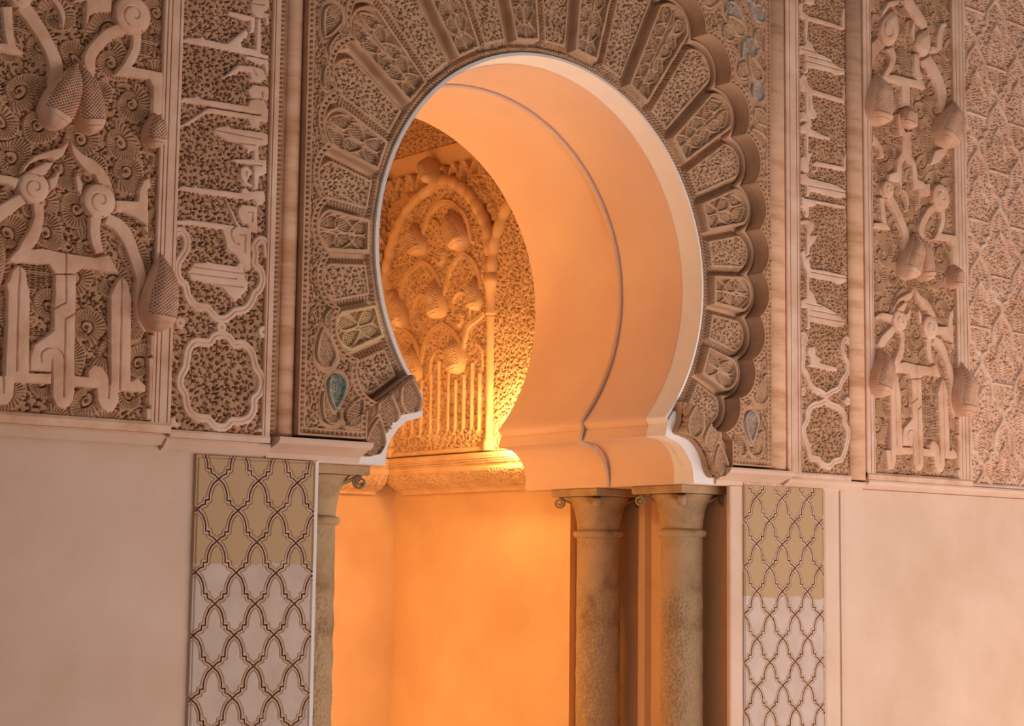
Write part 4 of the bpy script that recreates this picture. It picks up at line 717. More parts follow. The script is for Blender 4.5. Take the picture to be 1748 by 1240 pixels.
# spandrels: carved plates outside the scallops
def spandrel(s):
    nth, nr = 820, 190
    t0 = -39.0; t1 = 89.9
    a = np.linspace(t0, t1, nth)
    rin = np.where(a < -34.5, 0.862 / np.cos(np.radians(np.clip(a, -60, 60))), contour(np.clip(a, -34.9, 90), 0.018))
    ca, sa = np.cos(np.radians(a)), np.sin(np.radians(a))
    XO = 1.130 if s < 0 else 1.088; ZO = 1.52
    ro = np.minimum(XO / np.maximum(ca, 1e-6), np.where(sa > 0, ZO / np.maximum(sa, 1e-6), 0.690 / np.maximum(-sa, 1e-6)))
    ro = np.maximum(ro, rin + 0.001)
    R = rin[:, None] + (ro - rin)[:, None] * np.linspace(0, 1, nr)[None, :]
    X = R * ca[:, None]; Z = R * sa[:, None]
    di = (R - rin[:, None]); di = np.where((a < -34.5)[:, None], X - 0.862, di)
    do = np.minimum(XO - X, np.minimum(Z + 0.690, ZO - Z))
    arc = np.radians(a)[:, None] * 1.05 * np.ones_like(R)
    arc = np.where((a < -34.5)[:, None], Z, arc)
    h = filigree(X, Z, 0.028, 21 + s, 0.026) - 0.004
    ids = np.zeros(h.shape, int); names = ['carved_ground']; mats = [M['ground']]
    if s > 0:
        spots = [(.903, -.617, 2.0, .075, 0), (1.0, -.612, 1.1, .075, 0), (.968, -.515, -1.57, .085, 1), (1.027, -.40, 1.2, .09, 0),
                 (.868, 1.12, -.6, .09, 2), (1.022, 1.144, 2.6, .08, 2), (.966, .985, -2.0, .10, 2), (1.015, .82, 1.6, .085, 2), (.847, 1.03, .5, .08, 0), (.90, 1.06, 2.6, .075, 0),
                 (1.02, 1.045, -1.2, .07, 0), (.93, .89, .7, .075, 0), (1.0, .90, 2.2, .08, 0), (1.02, .72, -.5, .075, 0), (1.025, .62, 2.5, .07, 0), (.73, 1.14, .3, .08, 0), (.78, 1.23, 1.9, .08, 2), (.93, 1.24, -.8, .085, 2), (1.03, 1.26, 2.9, .07, 0), (.64, 1.27, .6, .08, 0), (1.0, -.33, -2.2, .05, 0), (1.045, .50, 1.4, .055, 0)]
    else:
        spots = [(1.005, -.612, 1.1, .075, 0), (.915, -.617, 2.0, .075, 0), (.985, -.525, -1.5, .078, 3), (1.03, -.42, 1.4, .085, 0), (1.02, -.31, 1.8, .05, 0),
                 (1.035, .70, -1.2, .085, 0), (1.03, .83, 1.5, .085, 2), (.98, .95, -2.0, .10, 2), (1.02, .59, 1.8, .065, 0), (.90, 1.06, 2.6, .075, 0), (1.02, 1.07, -1.2, .07, 0), (.80, 1.2, .4, .085, 0), (.95, 1.22, .4, .085, 0), (.65, 1.27, .6, .08, 0), (1.045, .48, 1.3, .055, 0)]
    for (cx, cz, an, sz, paint) in spots:
        box_ = (np.abs(X - cx) < sz * 1.3) & (np.abs(Z - cz) < sz * 1.3)
        hp, e = palm(X, Z, cx, cz, an, sz)
        shell, e2 = palm(X, Z, cx - 0.10 * sz * math.cos(an), cz - 0.10 * sz * math.sin(an), an, sz * 1.32)
        m2 = (shell > 0) & box_
        h = np.where(m2, np.maximum(0.016, h * 0 + 0.016 + 0.004 * sm(e2, 0, 0.004)), h)
        h = np.where((hp > 0) & box_, 0.002 + 0.028 * hp, h)
        h = np.where(box_ & (np.abs(e) < 0.0016) & (shell > 0), 0.006, h)
        names.append('palmette'); mats.append([M['arch'], M['blue'], M['blue'], M['teal']][paint]); ids[(hp > 0) & box_] = len(names) - 1
        if paint < 1: mats[-1] = M['arch']
    bw = 0.026
    bi = (di < bw); t = np.clip(di / bw, 0, 1)
    hb = np.where((t < .18) | (t > .82), 0.022, 0.022 - 0.018 * (1 - bead(arc, (t - .18) / .64, 0.0180)))
    h = np.where(bi, hb, h); ids[bi] = 0
    bo = (do < bw) & ~bi; t = np.clip(do / bw, 0, 1)
    along = np.where(XO - X < np.minimum(Z + .69, ZO - Z), Z, X)
    hb = np.where((t < .18) | (t > .82), 0.022, 0.022 - 0.018 * (1 - bead(along, (t - .18) / .64, 0.0180)))
    h = np.where(bo, hb, h); ids[bo] = 0
    lab = ('left spandrel plate with a turquoise palmette, beside the scalloped arch' if s < 0 else 'right spandrel plate with faded blue palmettes, beside the scalloped arch')
    root = empty('spandrel', (s * 1.0, -0.07, 0.3), lab, 'spandrel', 'spandrels of the horseshoe arch')
    grid_mesh(s * X, Z, h, ids, names, front(-0.058), root, -0.08, mats)
spandrel(-1); spandrel(1)

# corbels of netted palmettes where the scallops end
CORB = [(-0.866, -0.606), (-0.760, -0.532), (-0.650, -0.455), (-0.634, -0.490), (-0.630, -0.535), (-0.612, -0.575), (-0.655, -0.588), (-0.702, -0.602), (-0.739, -0.633), (-0.765, -0.672), (-0.776, -0.706), (-0.800, -0.738), (-0.838, -0.736), (-0.862, -0.700)]
for s in (-1, 1):
    P = [(-s * x, z) for x, z in CORB]
    root = empty('palmette_corbel', (s * .76, 0, -.6), 'cluster of three netted palmettes at the %s foot of the arch' % ('left' if s < 0 else 'right'), 'corbel')
    fr = front(-0.030)
    U, V_ = np.meshgrid(np.linspace(-0.875, -0.60, 140), np.linspace(-0.745, -0.445, 150), indexing='ij')
    sd = sdf_poly(U, V_, smooth_line(CORB, 3, True))
    h = 0.012 + 0 * U; ids = np.where(sd > 0, 0, -1); names = ['corbel_body']; mats = [M['arch']]
    for (cx, cz, an, L_) in ((-0.676, -0.545, 1.80, .100), (-0.768, -0.600, 1.80, .100), (-0.815, -0.698, 1.45, .088)):
        shell, e2 = palm(U, V_, cx, cz, an, L_ * 1.25)
        hp, e = palm(U, V_, cx, cz, an, L_)
        h = np.where(shell > 0, 0.022 + 0.010 * sm(e2, 0, 0.012), h)
        h = np.where(hp > 0, 0.006 + 0.034 * hp, h)
        h = np.where((np.abs(e) < 0.002) & (shell > 0), 0.012, h)
        names.append('palmette_lobe'); mats.append(M['arch']); ids[(hp > 0) & (sd > 0)] = len(names) - 1
    h = h * sm(sd, 0, 0.004)
    # masked grid: quads outside the outline are dropped
    W = fr(s * -U, V_, h); n_, m_ = h.shape; idx = np.arange(n_ * m_).reshape(n_, m_)
    Q = np.stack([idx[:-1, :-1], idx[:-1, 1:], idx[1:, 1:], idx[1:, :-1]], -1).reshape(-1, 4)
    keep = (ids.ravel()[Q] >= 0).all(1); Q = Q[keep]; fid = ids.ravel()[Q].max(1)
    if s < 0: Q = Q[:, ::-1]
    for kk in range(len(names)):
        q = Q[fid == kk]; u, inv = np.unique(q, return_inverse=True)
        mesh(names[kk], W.reshape(-1, 3)[u], inv.reshape(-1, 4), mats[kk], root, True)
    PS = smooth_line([(-s * x, z) for x, z in CORB], 3, True); m = len(PS)
    V = [(x, y, z) for y in (-0.031, 0.03) for x, z in PS]
    mesh('corbel_side', V, [(i, (i + 1) % m, (i + 1) % m + m, i + m) for i in range(m)], M['arch'], root)

# ------------------------------------------------------------------ flanking bands
FACE = -0.016
def knob_frame_front(): return front(FACE)
def frame_bar(root, x0, x1, z0, z1, lines=(), mat='pale', y=-0.062, yb=0.03):
    """flat raised strip with thin grooves running along it"""
    xs = [x0]; prof = [(x0, yb), (x0, y + 0.003), (x0 + 0.003, y)]
    for l in lines:
        prof += [(l - 0.0022, y), (l - 0.001, y + 0.007), (l + 0.001, y + 0.007), (l + 0.0022, y)]
    prof += [(x1 - 0.003, y), (x1, y + 0.003), (x1, yb)]
    return moulding_v('frame_strip', prof, z0, z1, mat, root)
def roll_moulding(x0, x1, ztop, label):
    c = (x0 + x1) / 2; r = (x1 - x0) / 2 - 0.004
    prof = [(x0, 0.03), (x0, -0.045), (x0 + 0.006, -0.045)]
    for t in np.linspace(180, 0, 17): prof.append((c + r * math.cos(math.radians(t)), -0.045 - r * 0.6 * math.sin(math.radians(t))))
    prof += [(x1 - 0.006, -0.045), (x1, -0.045), (x1, 0.03)]
    o = moulding_v('roll_moulding', prof, -0.715, ztop, 'roll', None, False)
    for p in o.data.polygons: p.use_smooth = len(p.vertices) == 4
    tag(o, label, 'moulding')
    return o
roll_moulding(-1.192, -1.128, ZT - .02, 'banded half-round moulding between the left script panel and the arch')
roll_moulding(1.092, 1.200, ZT - .02, 'half-round moulding on the right of the arch, beside the narrow script panel')
roll_moulding(1.585, 1.690, ZT - .02, 'brown half-round moulding right of the narrow script panel')
# beaded strips in the shadow of the rolls
def bead_strip(x0, x1, z0, z1, label):
    nu, nv = 10, int((z1 - z0) / 0.0022)
    U, V_ = np.meshgrid(np.linspace(x0, x1, nu), np.linspace(z0, z1, nv), indexing='ij')
    t = (U - x0) / (x1 - x0); h = 0.012 - 0.010 * (1 - bead(V_, t, 0.016))
    r = empty('beaded_strip', ((x0 + x1) / 2, -0.03, z0), label, 'moulding')
    grid_mesh(U, V_, h, np.zeros(U.shape, int), ['beading'], front(-0.03), r, -0.02, [M['ground']])
bead_strip(-1.220, -1.193, -0.72, 1.2, 'narrow beaded strip along the left half-round moulding')

def script_panel(items, x0, x1, z1, label, seed, fl, frl):
    root = empty('script_panel', ((x0 + x1) / 2, FACE, -0.69), label, 'carved panel', 'upright script panels beside the arch')
    g = lambda U, V_: np.where(V_ < -0.30, filigree(U, V_, 0.038, seed, 0.035), filigree(U, V_, 0.033, seed + 2, 0.035))
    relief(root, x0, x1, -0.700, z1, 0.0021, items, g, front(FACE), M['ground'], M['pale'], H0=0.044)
    for a, b, ln in fl: frame_bar(root, a, b, -0.722, z1, ln)
    o = moulding_h('bottom_strip', [(0.03, -0.722), (-0.062, -0.722), (-0.064, -0.706), (-0.060, -0.699), (0.03, -0.699)], frl[0], frl[1], 'pale', root)
    return root
script_panel(LEFT_SCRIPT, -1.577, -1.252, 1.15, 'wide upright panel of knotted script, left of the arch', 3, [(-1.252, -1.222, (-1.243,))], (-1.577, -1.222))
script_panel(RIGHT_SCRIPT, 1.285, 1.585, 1.62, 'narrow upright panel of knotted script, right of the arch', 8, [(1.200, 1.285, (1.222, 1.262, 1.278))], (1.200, 1.585))

def scroll_panel(off, seed, label, z1, fl, frl):
    x0, x1 = -2.215 + off, -1.645 + off
    root = empty('scroll_panel', ((x0 + x1) / 2, FACE, -0.69), label, 'carved panel', 'broad scroll panels at the outer sides')
    g = lambda U, V_: fans(U - off, V_, 0.128, seed, 0.036)
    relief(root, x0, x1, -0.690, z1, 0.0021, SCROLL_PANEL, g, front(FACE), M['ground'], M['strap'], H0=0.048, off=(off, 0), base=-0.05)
    for a, b, ln in fl: frame_bar(root, a, b, -0.70, z1, ln)
    moulding_h('bottom_strip', [(0.03, -0.712), (-0.064, -0.712), (-0.068, -0.690), (-0.060, -0.680), (0.03, -0.680)], frl[0], frl[1], 'strap', root)
    return root
scroll_panel(0.0, 5, 'broad carved scroll panel with giant netted palmettes at the far left', 0.95, [(-1.645, -1.577, (-1.632, -1.618, -1.590))], (-2.215, -1.577))
scroll_panel(3.96, 6, 'broad carved scroll panel with giant netted palmettes on the right', 1.70, [(1.690, 1.745, (1.715, 1.735)), (2.315, 2.400, (2.335, 2.36, 2.385))], (1.690, 2.400))

# net of lobed arches at the far right
def sebka():
    root = empty('lattice_carving', (2.7, FACE, -0.69), 'carved net of small lobed arches at the far right edge', 'carved panel')
    items = []
    dx_, dz_ = 0.157, 0.245
    unit = [(0.0, 0.0), (0.012, 0.030), (0.045, 0.045), (0.052, 0.075), (0.078, 0.085), (0.085, 0.130), (0.098, 0.170), (0.130, 0.205), (0.148, 0.225), (0.157, 0.245)]
    for i in range(-1, 5):
        for j in range(-6, 6):
            x = 2.50 + i * dx_; z = 0.839 + j * dz_ * 2 - (dz_ if i % 2 else 0)
            if i % 2: z = 1.084 + j * dz_ * 2
            for s in (-1, 1):
                P = [(x + s * a * 1.0, z + b) for a, b in unit]
                if max(p[0] for p in P) < 2.38 or min(p[0] for p in P) > 3.0 or max(p[1] for p in P) < -0.70 or min(p[1] for p in P) > 1.9: continue
                items.append(('O', 'strap', smooth_line(P, 3).tolist(), 0.0198))
                Pi = [(x + s * (0.045 + a * 0.52), z + 0.215 + b * 0.62) for a, b in unit[::-1]]
                Pi = [(x + s * (0.157 - a) * 0.50, z + 0.235 + b * 0.52) for a, b in unit]
                items.append(('O', 'strap', smooth_line(Pi, 3).tolist(), 0.0130))
            if -0.6 < z < 1.85 and 2.4 < x < 3.0:
                # small inner arch with a bar under each cell
                P = [(x - 0.062, z + 0.155), (x - 0.058, z + 0.235), (x - 0.035, z + 0.285), (x, z + 0.33), (x + 0.035, z + 0.285), (x + 0.058, z + 0.235), (x + 0.062, z + 0.155)]
                items.append(('O', 'strap', [(x - 0.07, z + 0.150), (x + 0.07, z + 0.145)], 0.013))
                items.append(('O', 'strap', [(x + 0.0, z + 0.150), (x + 0.004, z + 0.08)], 0.014))
    items.append(('P', 'strap', [(2.40, -0.70), (2.40, 1.85), (2.412, 1.85), (2.412, -0.70)]))
    g = lambda U, V_: np.where(cells(U, V_, 0.13, 19)[0] < 0.27, 0.024 + 0.006 * sm(np.cos((V_ + 0.004 * np.sin(U / 0.008)) / 0.0125 * 6.283), -0.3, 0.3), filigree(U, V_, 0.040, 17, 0.032))
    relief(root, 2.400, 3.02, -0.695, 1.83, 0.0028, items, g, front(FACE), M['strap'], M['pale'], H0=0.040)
    moulding_h('bottom_strip', [(0.03, -0.722), (-0.058, -0.722), (-0.060, -0.700), (-0.055, -0.693), (0.03, -0.693)], 2.4, 3.2, 'pale', root)
sebka()

# sills under the carved zone
def sill(x0, x1, yf, ztop, zbot, mat, label):
    prof = [(0.03, ztop), (yf, ztop), (yf - 0.002, ztop - 0.008), (yf + 0.010, ztop - 0.020), (yf * 0.5 + 0.005, ztop - 0.034), (-0.012, zbot + 0.016), (-0.008, zbot), (0.03, zbot)]
    o = moulding_h('sill', prof, x0, x1, mat); tag(o, label, 'sill'); return o
sill(-2.5, -1.577, -0.040, -0.7125, -0.728, 'wall', 'thin plain sill under the broad scroll panel at the far left')
sill(-1.577, -1.204, -0.040, -0.7225, -0.760, 'wall', 'thin plain sill under the wide script panel')
sill(-1.203, -0.842, -0.090, -0.7005, -0.764, 'wall', 'plain sill under the left spandrel, above the column')
sill(0.842, 1.212, -0.090, -0.7005, -0.764, 'wall', 'plain sill under the right spandrel, above the column')
sill(1.213, 1.690, -0.056, -0.7225, -0.762, 'wall', 'thin plain sill under the narrow script panel')
sill(1.691, 3.6, -0.068, -0.7125, -0.752, 'wall', 'long plain sill under the right scroll panel')

# ------------------------------------------------------------------ incised lattice panels on the lower wall
def lattice_panel(x0, x1, ztop, zbot, nx0, pitch, nz0, row, mat, label):
    root = empty('lattice_relief', ((x0 + x1) / 2, 0, zbot), label, 'lattice panel', 'incised lattice panels beside the niche')
    half = pitch / 2
    unit = [(0, 0), (.20, .13), (.38, .18), (.38, .32), (.56, .32), (.56, .50), (.62, .66), (.74, .84), (1, 1)]
    nu = int((x1 - x0) / 0.0019); nv = int((ztop - zbot) / 0.0019)
    U, V_ = np.meshgrid(np.linspace(x0, x1, nu), np.linspace(zbot, ztop, nv), indexing='ij')
    D = np.full(U.shape, 9.0)
    for j in range(-1, int((ztop - zbot) / row) + 2):
        for i in range(-1, 5):
            nx = nx0 + i * pitch + (half if j % 2 else 0); nz = nz0 - j * row
            for s in (-1, 1):
                P = [(nx + s * a * half, nz + b * row) for a, b in unit]
                lo = min(p[0] for p in P) - .02; hi = max(p[0] for p in P) + .02; zl = nz - .02; zh = nz + row + .02
                i0, i1 = np.searchsorted(U[:, 0], [lo, hi]); j0, j1 = np.searchsorted(V_[0], [zl, zh])
                if i1 - i0 < 2 or j1 - j0 < 2: continue
                D[i0:i1, j0:j1] = np.minimum(D[i0:i1, j0:j1], dist_line(U[i0:i1, j0:j1], V_[i0:i1, j0:j1], P))
    edge = np.minimum(U - x0, x1 - U); edge = np.minimum(edge, ztop - V_)
    h = 0.006 - 0.009 * (1 - sm(D, 0.0006, 0.0026)) + 0.0
    h = np.where((D > 0.0026) & (D < 0.0080), 0.0062, h)
    h = h - 0.006 * (1 - sm(np.abs(D - 0.0092), 0.0004, 0.0020))
    h = h - 0.006 * (1 - sm(np.abs(edge - 0.006), 0.0006, 0.0028))
    ids = np.where(D < 0.0016, 2, np.where(D < 0.0082, 1, 0))
    grid_mesh(U, V_, h + 0.007, ids, ['panel_field', 'interlaced_band', 'incised_line'], front(0.0), root, 0.0, [mat, M['straptile'], M['line']])
lattice_panel(-1.455, -1.016, -0.768, -1.95, -1.520, 0.145, -0.840, 0.0967, M['latL'], 'incised lattice panel left of the niche, ochre above and grey-pink below')
lattice_panel(0.995, 1.468, -0.748, -1.95, 0.9185, 0.149, -0.8045, 0.0930, M['latR'], 'narrow incised lattice panel right of the columns')

# ------------------------------------------------------------------ columns
def column(cx, cy, r, label):
    root = empty('column', (cx, cy, Z0), label, 'column', 'carved columns carrying the arch')
    # shaft with shallow scrolls
    nt, nz = 190, 620; zt = -0.962; zb = Z0 + 0.12
    T, Zg = np.meshgrid(np.linspace(0, 2 * math.pi, nt), np.linspace(zb, zt, nz), indexing='ij')
    n_ = max(1, round(2 * math.pi * r / 0.034)); c_ = 2 * math.pi * r / n_; u = T * r
    low = 1 - sm(Zg, zt - 0.30, zt - 0.12)
    hh = (filigree(u, Zg, c_, 81, 0.0040) + 0.002 * np.sin(u / c_ * math.pi) * np.sin(Zg / 0.06 * math.pi) - 0.003) * (0.15 + 0.85 * low)
    zig = np.abs(((u / 0.035) % 1.0) - 0.5) * 0.05
    hh = hh - 0.002 * (np.abs(Zg - (zt - 0.02) + zig) < 0.003)
    R_g = r - 0.002 + hh
    W = np.stack([cx + R_g * np.cos(T), cy + R_g * np.sin(T), Zg], -1)
    idx = np.arange(nt * nz).reshape(nt, nz)
    Q = np.stack([idx[:-1, :-1], idx[1:, :-1], idx[1:, 1:], idx[:-1, 1:]], -1).reshape(-1, 4)
    mesh('shaft', W.reshape(-1, 3), Q, M['stone'], root, True)
    lathe('neck_ring', cx, cy, [(r * .9, -0.968), (r + .006, -0.966), (r + 0.013, -0.958), (r + 0.015, -0.949), (r + 0.012, -0.940), (r * .95, -0.936)], 'stone', root)
    cap = lathe('capital', cx, cy, [(r * .9, -0.940), (r - 0.002, -0.935), (r + .001, -0.90), (r + .008, -0.86), (r + .020, -0.83), (r + 0.036, -0.806), (r + 0.045, -0.80)], 'stone', root)
    # leaf relief on the bell: shallow ribs
    ab = 0.142
    box('abacus', cx - ab, cx + ab, cy - ab, cy + ab, -0.798, -0.766, 'stone', root, 0.004)
    for sx in (-1, 1):
        for sy in (-1, 1):
            # volute: a scroll standing on the corner diagonal
            V = []; F = []; seg = 60; wv = 0.016
            dirv = np.array([sx, sy, 0]) / math.sqrt(2); tan = np.array([-sy, sx, 0]) / math.sqrt(2)
            cen = np.array([cx, cy, 0]) + dirv * (ab * 1.17) + np.array([0, 0, -0.822])
            for i in range(seg + 1):
                t = i / seg; ang = math.pi * 0.5 + t * 2 * math.pi * 1.75; rr = 0.028 * (1 - 0.72 * t)
                ce = cen + dirv * (rr * math.cos(ang)) + np.array([0, 0, rr * math.sin(ang)])
                ci = cen + dirv * ((rr - 0.007) * math.cos(ang)) + np.array([0, 0, (rr - 0.007) * math.sin(ang)])
                V += [ce - tan * wv, ce + tan * wv, ci + tan * wv, ci - tan * wv]
            for i in range(seg):
                for j in range(4): F.append((i * 4 + j, (i + 1) * 4 + j, (i + 1) * 4 + (j + 1) % 4, i * 4 + (j + 1) % 4))
            k0 = len(V)
            # strap joining the scroll to the bell
            for t in np.linspace(0, 1, 8):
                p = np.array([cx, cy, 0]) + dirv * (r * 0.9 + (ab * 1.17 - r * 0.9) * t) + np.array([0, 0, -0.845 + 0.05 * t ** 0.6 + 0.0])
                for o_ in ((-wv, 0.0), (wv, 0.0), (wv, -0.012), (-wv, -0.012)): V.append(p + tan * o_[0] + np.array([0, 0, o_[1]]))
            for i in range(7):
                for j in range(4): F.append((k0 + i * 4 + j, k0 + (i + 1) * 4 + j, k0 + (i + 1) * 4 + (j + 1) % 4, k0 + i * 4 + (j + 1) % 4))
            mesh('volute', V, F, 'stone', root, True)
    lathe('base', cx, cy, [(r + .04, Z0), (r + .045, Z0 + .05), (r + .02, Z0 + .08), (r + .025, Z0 + .11), (r, Z0 + .13)], 'stone', root)
    return root
column(0.878, 0.215, 0.085, 'right outer carved stone column with scroll capital, nearest the wall edge')
column(0.862, 0.690, 0.092, 'right inner carved stone column with scroll capital, glowing orange on one side')
column(-0.880, 0.215, 0.085, 'left carved stone column half hidden behind the white jamb edge')

# ------------------------------------------------------------------ inside the niche
XW = 0.852
def side(U, V_, H): return np.stack([XW - H, U, V_], -1)
def seg(P, w, nm='strap', sm_=3): return ('O', nm, smooth_line(P, sm_).tolist(), w)
items = []
items.append(seg([(2.173, .18), (2.177, .296), (2.143, .437), (2.074, .543), (1.981, .631), (1.842, .681), (1.751, .700)], .020, 'arch_moulding'))
items.append(seg([(1.751, .700), (1.638, .663), (1.525, .576), (1.423, .438), (1.386, .311)], .020, 'arch_moulding'))
for P in ([(1.932, .40), (1.888, .516), (1.856, .566), (1.813, .597), (1.747, .618), (1.681, .605), (1.615, .565), (1.561, .516), (1.517, .40)],
          [(2.057, .198), (2.051, .254), (2.018, .300), (1.973, .328), (1.895, .352)], [(1.895, .352), (1.827, .316), (1.770, .255), (1.747, .19)],
          [(1.720, .18), (1.694, .246), (1.663, .303), (1.583, .353)], [(1.583, .353), (1.503, .303), (1.460, .238), (1.449, .18)],
          [(1.892, -.136), (1.864, -.046), (1.820, .005), (1.731, .038)], [(1.731, .038), (1.656, -.001), (1.597, -.061), (1.545, -.14)],
          [(1.574, -.10), (1.540, -.003), (1.484, .027), (1.421, .052)], [(2.085, .059), (2.005, .023), (1.941, -.029), (1.905, -.10)]):
    items.append(seg(P, .027))
for P in ([(1.814, -.235), (1.809, -.124), (1.743, -.084), (1.682, -.135), (1.673, -.236)], [(1.951, .036), (1.954, .149), (1.902, .199), (1.832, .145), (1.821, .033)], [(1.644, .069), (1.645, .143), (1.588, .173), (1.522, .129), (1.521, .065)],
          [(1.42, -.2), (1.43, -.11), (1.47, -.08)], [(2.06, -.22), (2.06, -.12), (2.00, -.07), (1.95, -.12)]):
    items.append(seg(P, .017))
for yy, zt_ in ((2.101, -.22), (2.022, -.17), (1.952, -.24), (1.883, -.22), (1.808, -.20), (1.748, -.14), (1.674, -.20), (1.620, -.24), (1.560, -.22), (1.500, -.17), (1.445, -.22)):
    items.append(seg([(yy, -.47), (yy, zt_)], .020, 'stem', 1))
    items.append(seg([(yy, -.47), (yy + .02, -.483), (yy + .037, -.47)], .012, 'stem', 3))
for yy in np.arange(1.44, 2.15, .045): items.append(seg([(yy, -.515), (yy + .012, -.53), (yy + .022, -.515)], .006, 'script', 3))
items.append(('P', 'base_band', [(1.40, -.572), (2.16, -.572), (2.16, -.548), (1.40, -.548)]))
for yy in (1.83, 1.67): items.append(seg([(yy - .07, .46), (yy - .06, .52), (yy, .55)], .012))
for yy in np.arange(1.24, 2.2, .085):
    if True: items.append(seg([(yy - .03, .70), (yy - .032, .745), (yy, .79), (yy + .032, .745), (yy + .03, .70)], .010, 'strap', 3))
def niche_ground(U, V_):
    f1 = filigree(U, V_, .050, 31, .034); f2 = filigree(U, V_, .046, 33, .034)
    # upright leaf columns above the arches, dense vine on the near bay
    tall = 0.026 * (0.55 + 0.45 * np.sign(np.sin(U / .034 * 3.1416) * np.sin(V_ / .06 * 3.1416 + np.round(U / .068) * 1.57)))
    top = (V_ > .70) | ((V_ > .45) & (np.abs(U - 1.76) > .30) & (U > 1.3))
    return np.where(U < 1.34, f2, np.where(top, np.minimum(tall, f1 + .008), f1))
root = empty('niche_relief', (XW, 1.6, -.57), 'glowing carved wall of arches and netted pods seen inside the niche', 'carved panel')
relief(root, 1.02, 2.235, -.572, .800, .0030, items, niche_ground, side, M['nichecarve'], M['nichecarve'], H0=.046, gname='carved_ground')
for top, bot, wd, hh in (((1.691, .575), (1.568, .365), .115, .075), ((1.975, .55), (1.896, .380), .105, .07), ((1.790, .26), (1.732, .060), .10, .075), ((1.497, .235), (1.455, .07), .075, .065),
                         ((2.110, .23), (2.022, .050), .09, .07), ((1.975, -.045), (1.905, -.225), .10, .07), ((1.637, -.03), (1.586, -.210), .105, .07)):
    knob(root, top, bot, wd, hh * 1.15, side, M['nichecarve'], 'netted_pod', .015, .018)
for cy_, cz_, rr in ((1.756, .355, .045), (1.409, .245, .050), (1.921, .052, .035), (1.599, .043, .040), (2.19, .272, .04)):
    # small fluted shells
    nt, nr = 40, 14
    T, Rr = np.meshgrid(np.linspace(0, 2 * math.pi, nt), np.linspace(0, 1, nr), indexing='ij')
    hh = .050 * np.sqrt(np.clip(1 - Rr ** 4, 0, 1)) * (1 - .10 * (np.cos(T * 9) > 0) * (Rr > .3)) - .022 * (Rr < .35)
    U = cy_ + rr * Rr * np.cos(T) * (1 + .08 * np.cos(T * 9)); V_ = cz_ + rr * Rr * np.sin(T) * 1.2
    W = side(U, V_, hh); idx = np.arange(nt * nr).reshape(nt, nr)
    Q = np.stack([idx[:-1, :-1], idx[:-1, 1:], idx[1:, 1:], idx[1:, :-1]], -1).reshape(-1, 4)
    mesh('shell', W.reshape(-1, 3), Q, M['nichecarve'], root, True)
# lobed chain on the blind arches
def chain(P, r, nm, root):
    P = smooth_line(P, 6); L = np.concatenate([[0], np.cumsum(np.linalg.norm(np.diff(P, axis=0), axis=1))]); n_ = int(L[-1] / (r * 2.5))
    s = np.linspace(0, L[-1], n_ * 10 + 1); Y = np.interp(s, L, P[:, 0]); Zz = np.interp(s, L, P[:, 1])
    rad = r * (.80 + .24 * np.abs(np.sin(np.linspace(0, n_ * math.pi, n_ * 10 + 1)))); V = []; F = []; k = 10
    ty = np.gradient(Y); tz = np.gradient(Zz); q = np.hypot(ty, tz); ty /= q; tz /= q
    for i in range(len(s)):
        for j in range(k):
            t = 2 * math.pi * j / k; V.append((XW - .036 - rad[i] * math.sin(t), Y[i] - tz[i] * rad[i] * math.cos(t), Zz[i] + ty[i] * rad[i] * math.cos(t)))
    for i in range(len(s) - 1):
        for j in range(k): F.append((i * k + j, i * k + (j + 1) % k, (i + 1) * k + (j + 1) % k, (i + 1) * k + j))
    return mesh(nm, V, F, M['nichecarve'], root, True)
chain([(2.190, .18), (2.195, .296), (2.160, .437), (2.090, .553), (1.991, .645), (1.845, .700), (1.751, .722), (1.630, .683), (1.510, .590), (1.405, .445), (1.380, .311)], .030, 'lobed_arch', root)
chain([(1.368, .228), (1.349, .360), (1.297, .474), (1.228, .558), (1.10, .64)], .030, 'lobed_arch', root)
def niche_colonnette(y, label):
    r = empty('colonnette', (XW - .03, y, -.572), label, 'colonnette', 'slim colonnettes inside the niche')
    lathe('shaft', XW - .028, y, [(.026, -.52), (.024, -.50), (.024, .03), (.026, .04)], 'nichecarve', r, 20)
    lathe('base', XW - .028, y, [(.036, -.572), (.034, -.535), (.028, -.52)], 'nichecarve', r, 20)
    lathe('capital', XW - .028, y, [(.027, .04), (.031, .05), (.027, .06), (.029, .13), (.036, .18), (.040, .185), (.040, .23)], 'nichecarve', r, 20)
niche_colonnette(1.375, 'slim brightly lit colonnette inside the niche, right of the pods')
niche_colonnette(2.135, 'slim colonnette inside the niche, beside its back corner')
# pod hanging in front of the plain cornice
pod_root = empty('cornice_pod', (XW, 1.80, .70), 'single netted pod standing in front of the plain cornice, above the blind arch', 'ornament')
knob(pod_root, (1.838, .850), (1.768, .705), .070, .10, side, M['nichecarve'], 'netted_pod', .012, .03)
# plain cornice and the carving above it
def strip_y(name, prof, y0, y1, mat, parent=None):
    """prof in (x, z), extruded in y"""
    return sweep(name, [((0, y0, 0), (1, 0, 0), (0, 0, 1)), ((0, y1, 0), (1, 0, 0), (0, 0, 1))], prof, mat, parent, False, True)
r = empty('niche_cornice', (XW, 1.6, .84), 'plain glowing cornice band crossing the upper niche wall', 'cornice')
strip_y('cornice_band', [(.90, .800), (.838, .800), (.832, .812), (.815, .870), (.812, .885), (.90, .885)], 1.0, 2.26, 'niche', r)
r = empty('niche_frieze', (XW, 1.6, .9), 'band of small carved scrolls above the plain cornice inside the niche', 'carved panel')
relief(r, 1.02, 2.235, .886, 1.50, .0036, [], lambda U, V_: filigree(U, V_, .045, 41, .034), side, M['nichecarve'], M['nichecarve'])
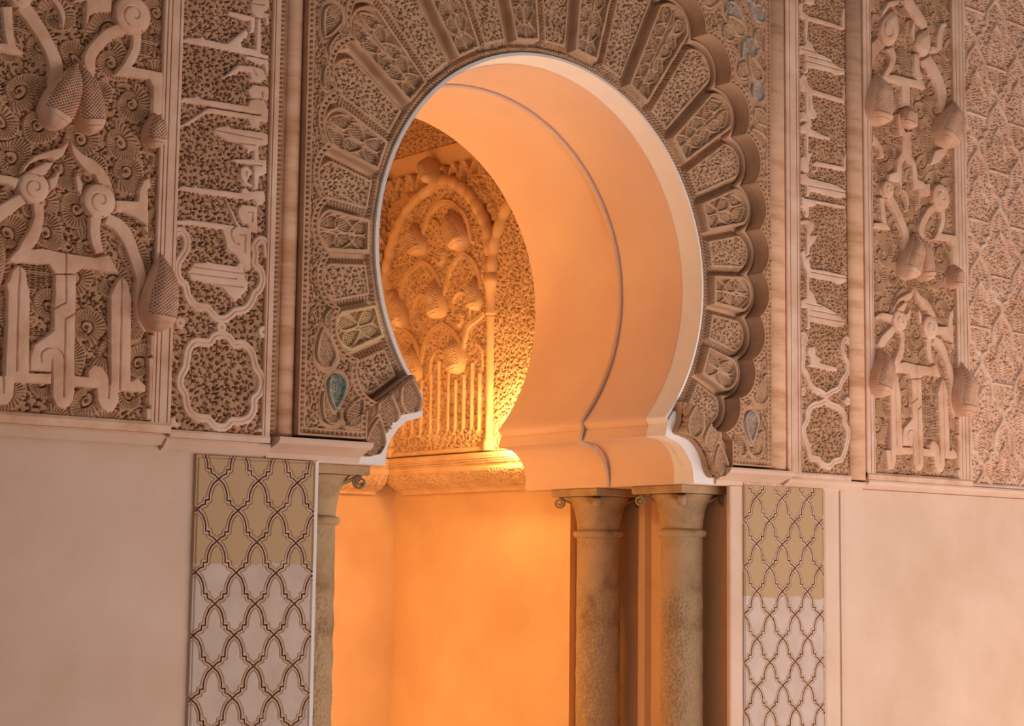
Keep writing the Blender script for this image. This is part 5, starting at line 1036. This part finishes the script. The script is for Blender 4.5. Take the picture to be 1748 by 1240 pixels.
# projecting ledge: patterned fillet over a carved hollow
ledge = empty('niche_ledge', (.85, 1.6, -.75), 'carved ledge running round the niche below the arches', 'ledge')
def ledge_run(frame_uv, u0, u1):
    ss = np.array([(.00, -.573), (.055, -.578), (.062, -.590), (.060, -.598), (.052, -.632), (.050, -.640), (.052, -.650), (.040, -.672), (.018, -.700), (-.02, -.722), (-.055, -.734), (-.062, -.746), (-.098, -.747)])
    t = np.linspace(0, 1, 120); L = np.concatenate([[0], np.cumsum(np.linalg.norm(np.diff(ss, axis=0), axis=1))]); L /= L[-1]
    hx = np.interp(t, L, ss[:, 0]); hz = np.interp(t, L, ss[:, 1]); nu = int((u1 - u0) / .0028)
    U = np.linspace(u0, u1, nu)[:, None] * np.ones(120); HX = np.ones(nu)[:, None] * hx; HZ = np.ones(nu)[:, None] * hz
    arcv = t[None, :] * .28
    pat = filigree(U, arcv + 0 * U, .030, 51, .013); zz = (HZ < -.655) & (HZ > -.725); z2 = (HZ < -.600) & (HZ > -.630)
    HX = HX + np.where(zz, pat - .008, 0) + np.where(z2, .005 * np.sign(np.sin((U + arcv) / .009 * 3.14) * np.sin((U - arcv) / .009 * 3.14)), 0)
    W = frame_uv(U, HZ, HX); idx = np.arange(nu * 120).reshape(nu, 120)
    Q = np.stack([idx[:-1, :-1], idx[:-1, 1:], idx[1:, 1:], idx[1:, :-1]], -1).reshape(-1, 4)
    mesh('ledge_run', W.reshape(-1, 3), Q, M['nichecarve'], ledge, True)
ledge_run(lambda U, V_, H: np.stack([XW - H, U, V_], -1), 1.001, 2.16)
ledge_run(lambda U, V_, H: np.stack([U, 2.165 - H, V_], -1), -.90, .80)
r = empty('niche_back_relief', (0, 2.2, -.57), 'glowing carved rear wall of the niche, a sliver at the arch edge', 'carved panel')
relief(r, -.85, .850, -.572, .800, .0065, [], lambda U, V_: filigree(U, V_, .05, 61, .022) + .01, lambda U, V_, H: np.stack([U, 2.235 - H, V_], -1), M['nichecarve'], M['nichecarve'])
relief(empty('niche_back_frieze', (0, 2.2, .9), 'carved scrolls high on the rear wall of the niche', 'carved panel'), -.85, .850, .886, 1.5, .008, [], lambda U, V_: filigree(U, V_, .05, 71, .02) + .01, lambda U, V_, H: np.stack([U, 2.235 - H, V_], -1), M['nichecarve'], M['nichecarve'])
moulding_h('back_cornice', [(2.26, .800), (2.20, .800), (2.18, .885), (2.26, .885)], -.95, .815, 'niche', ledge)
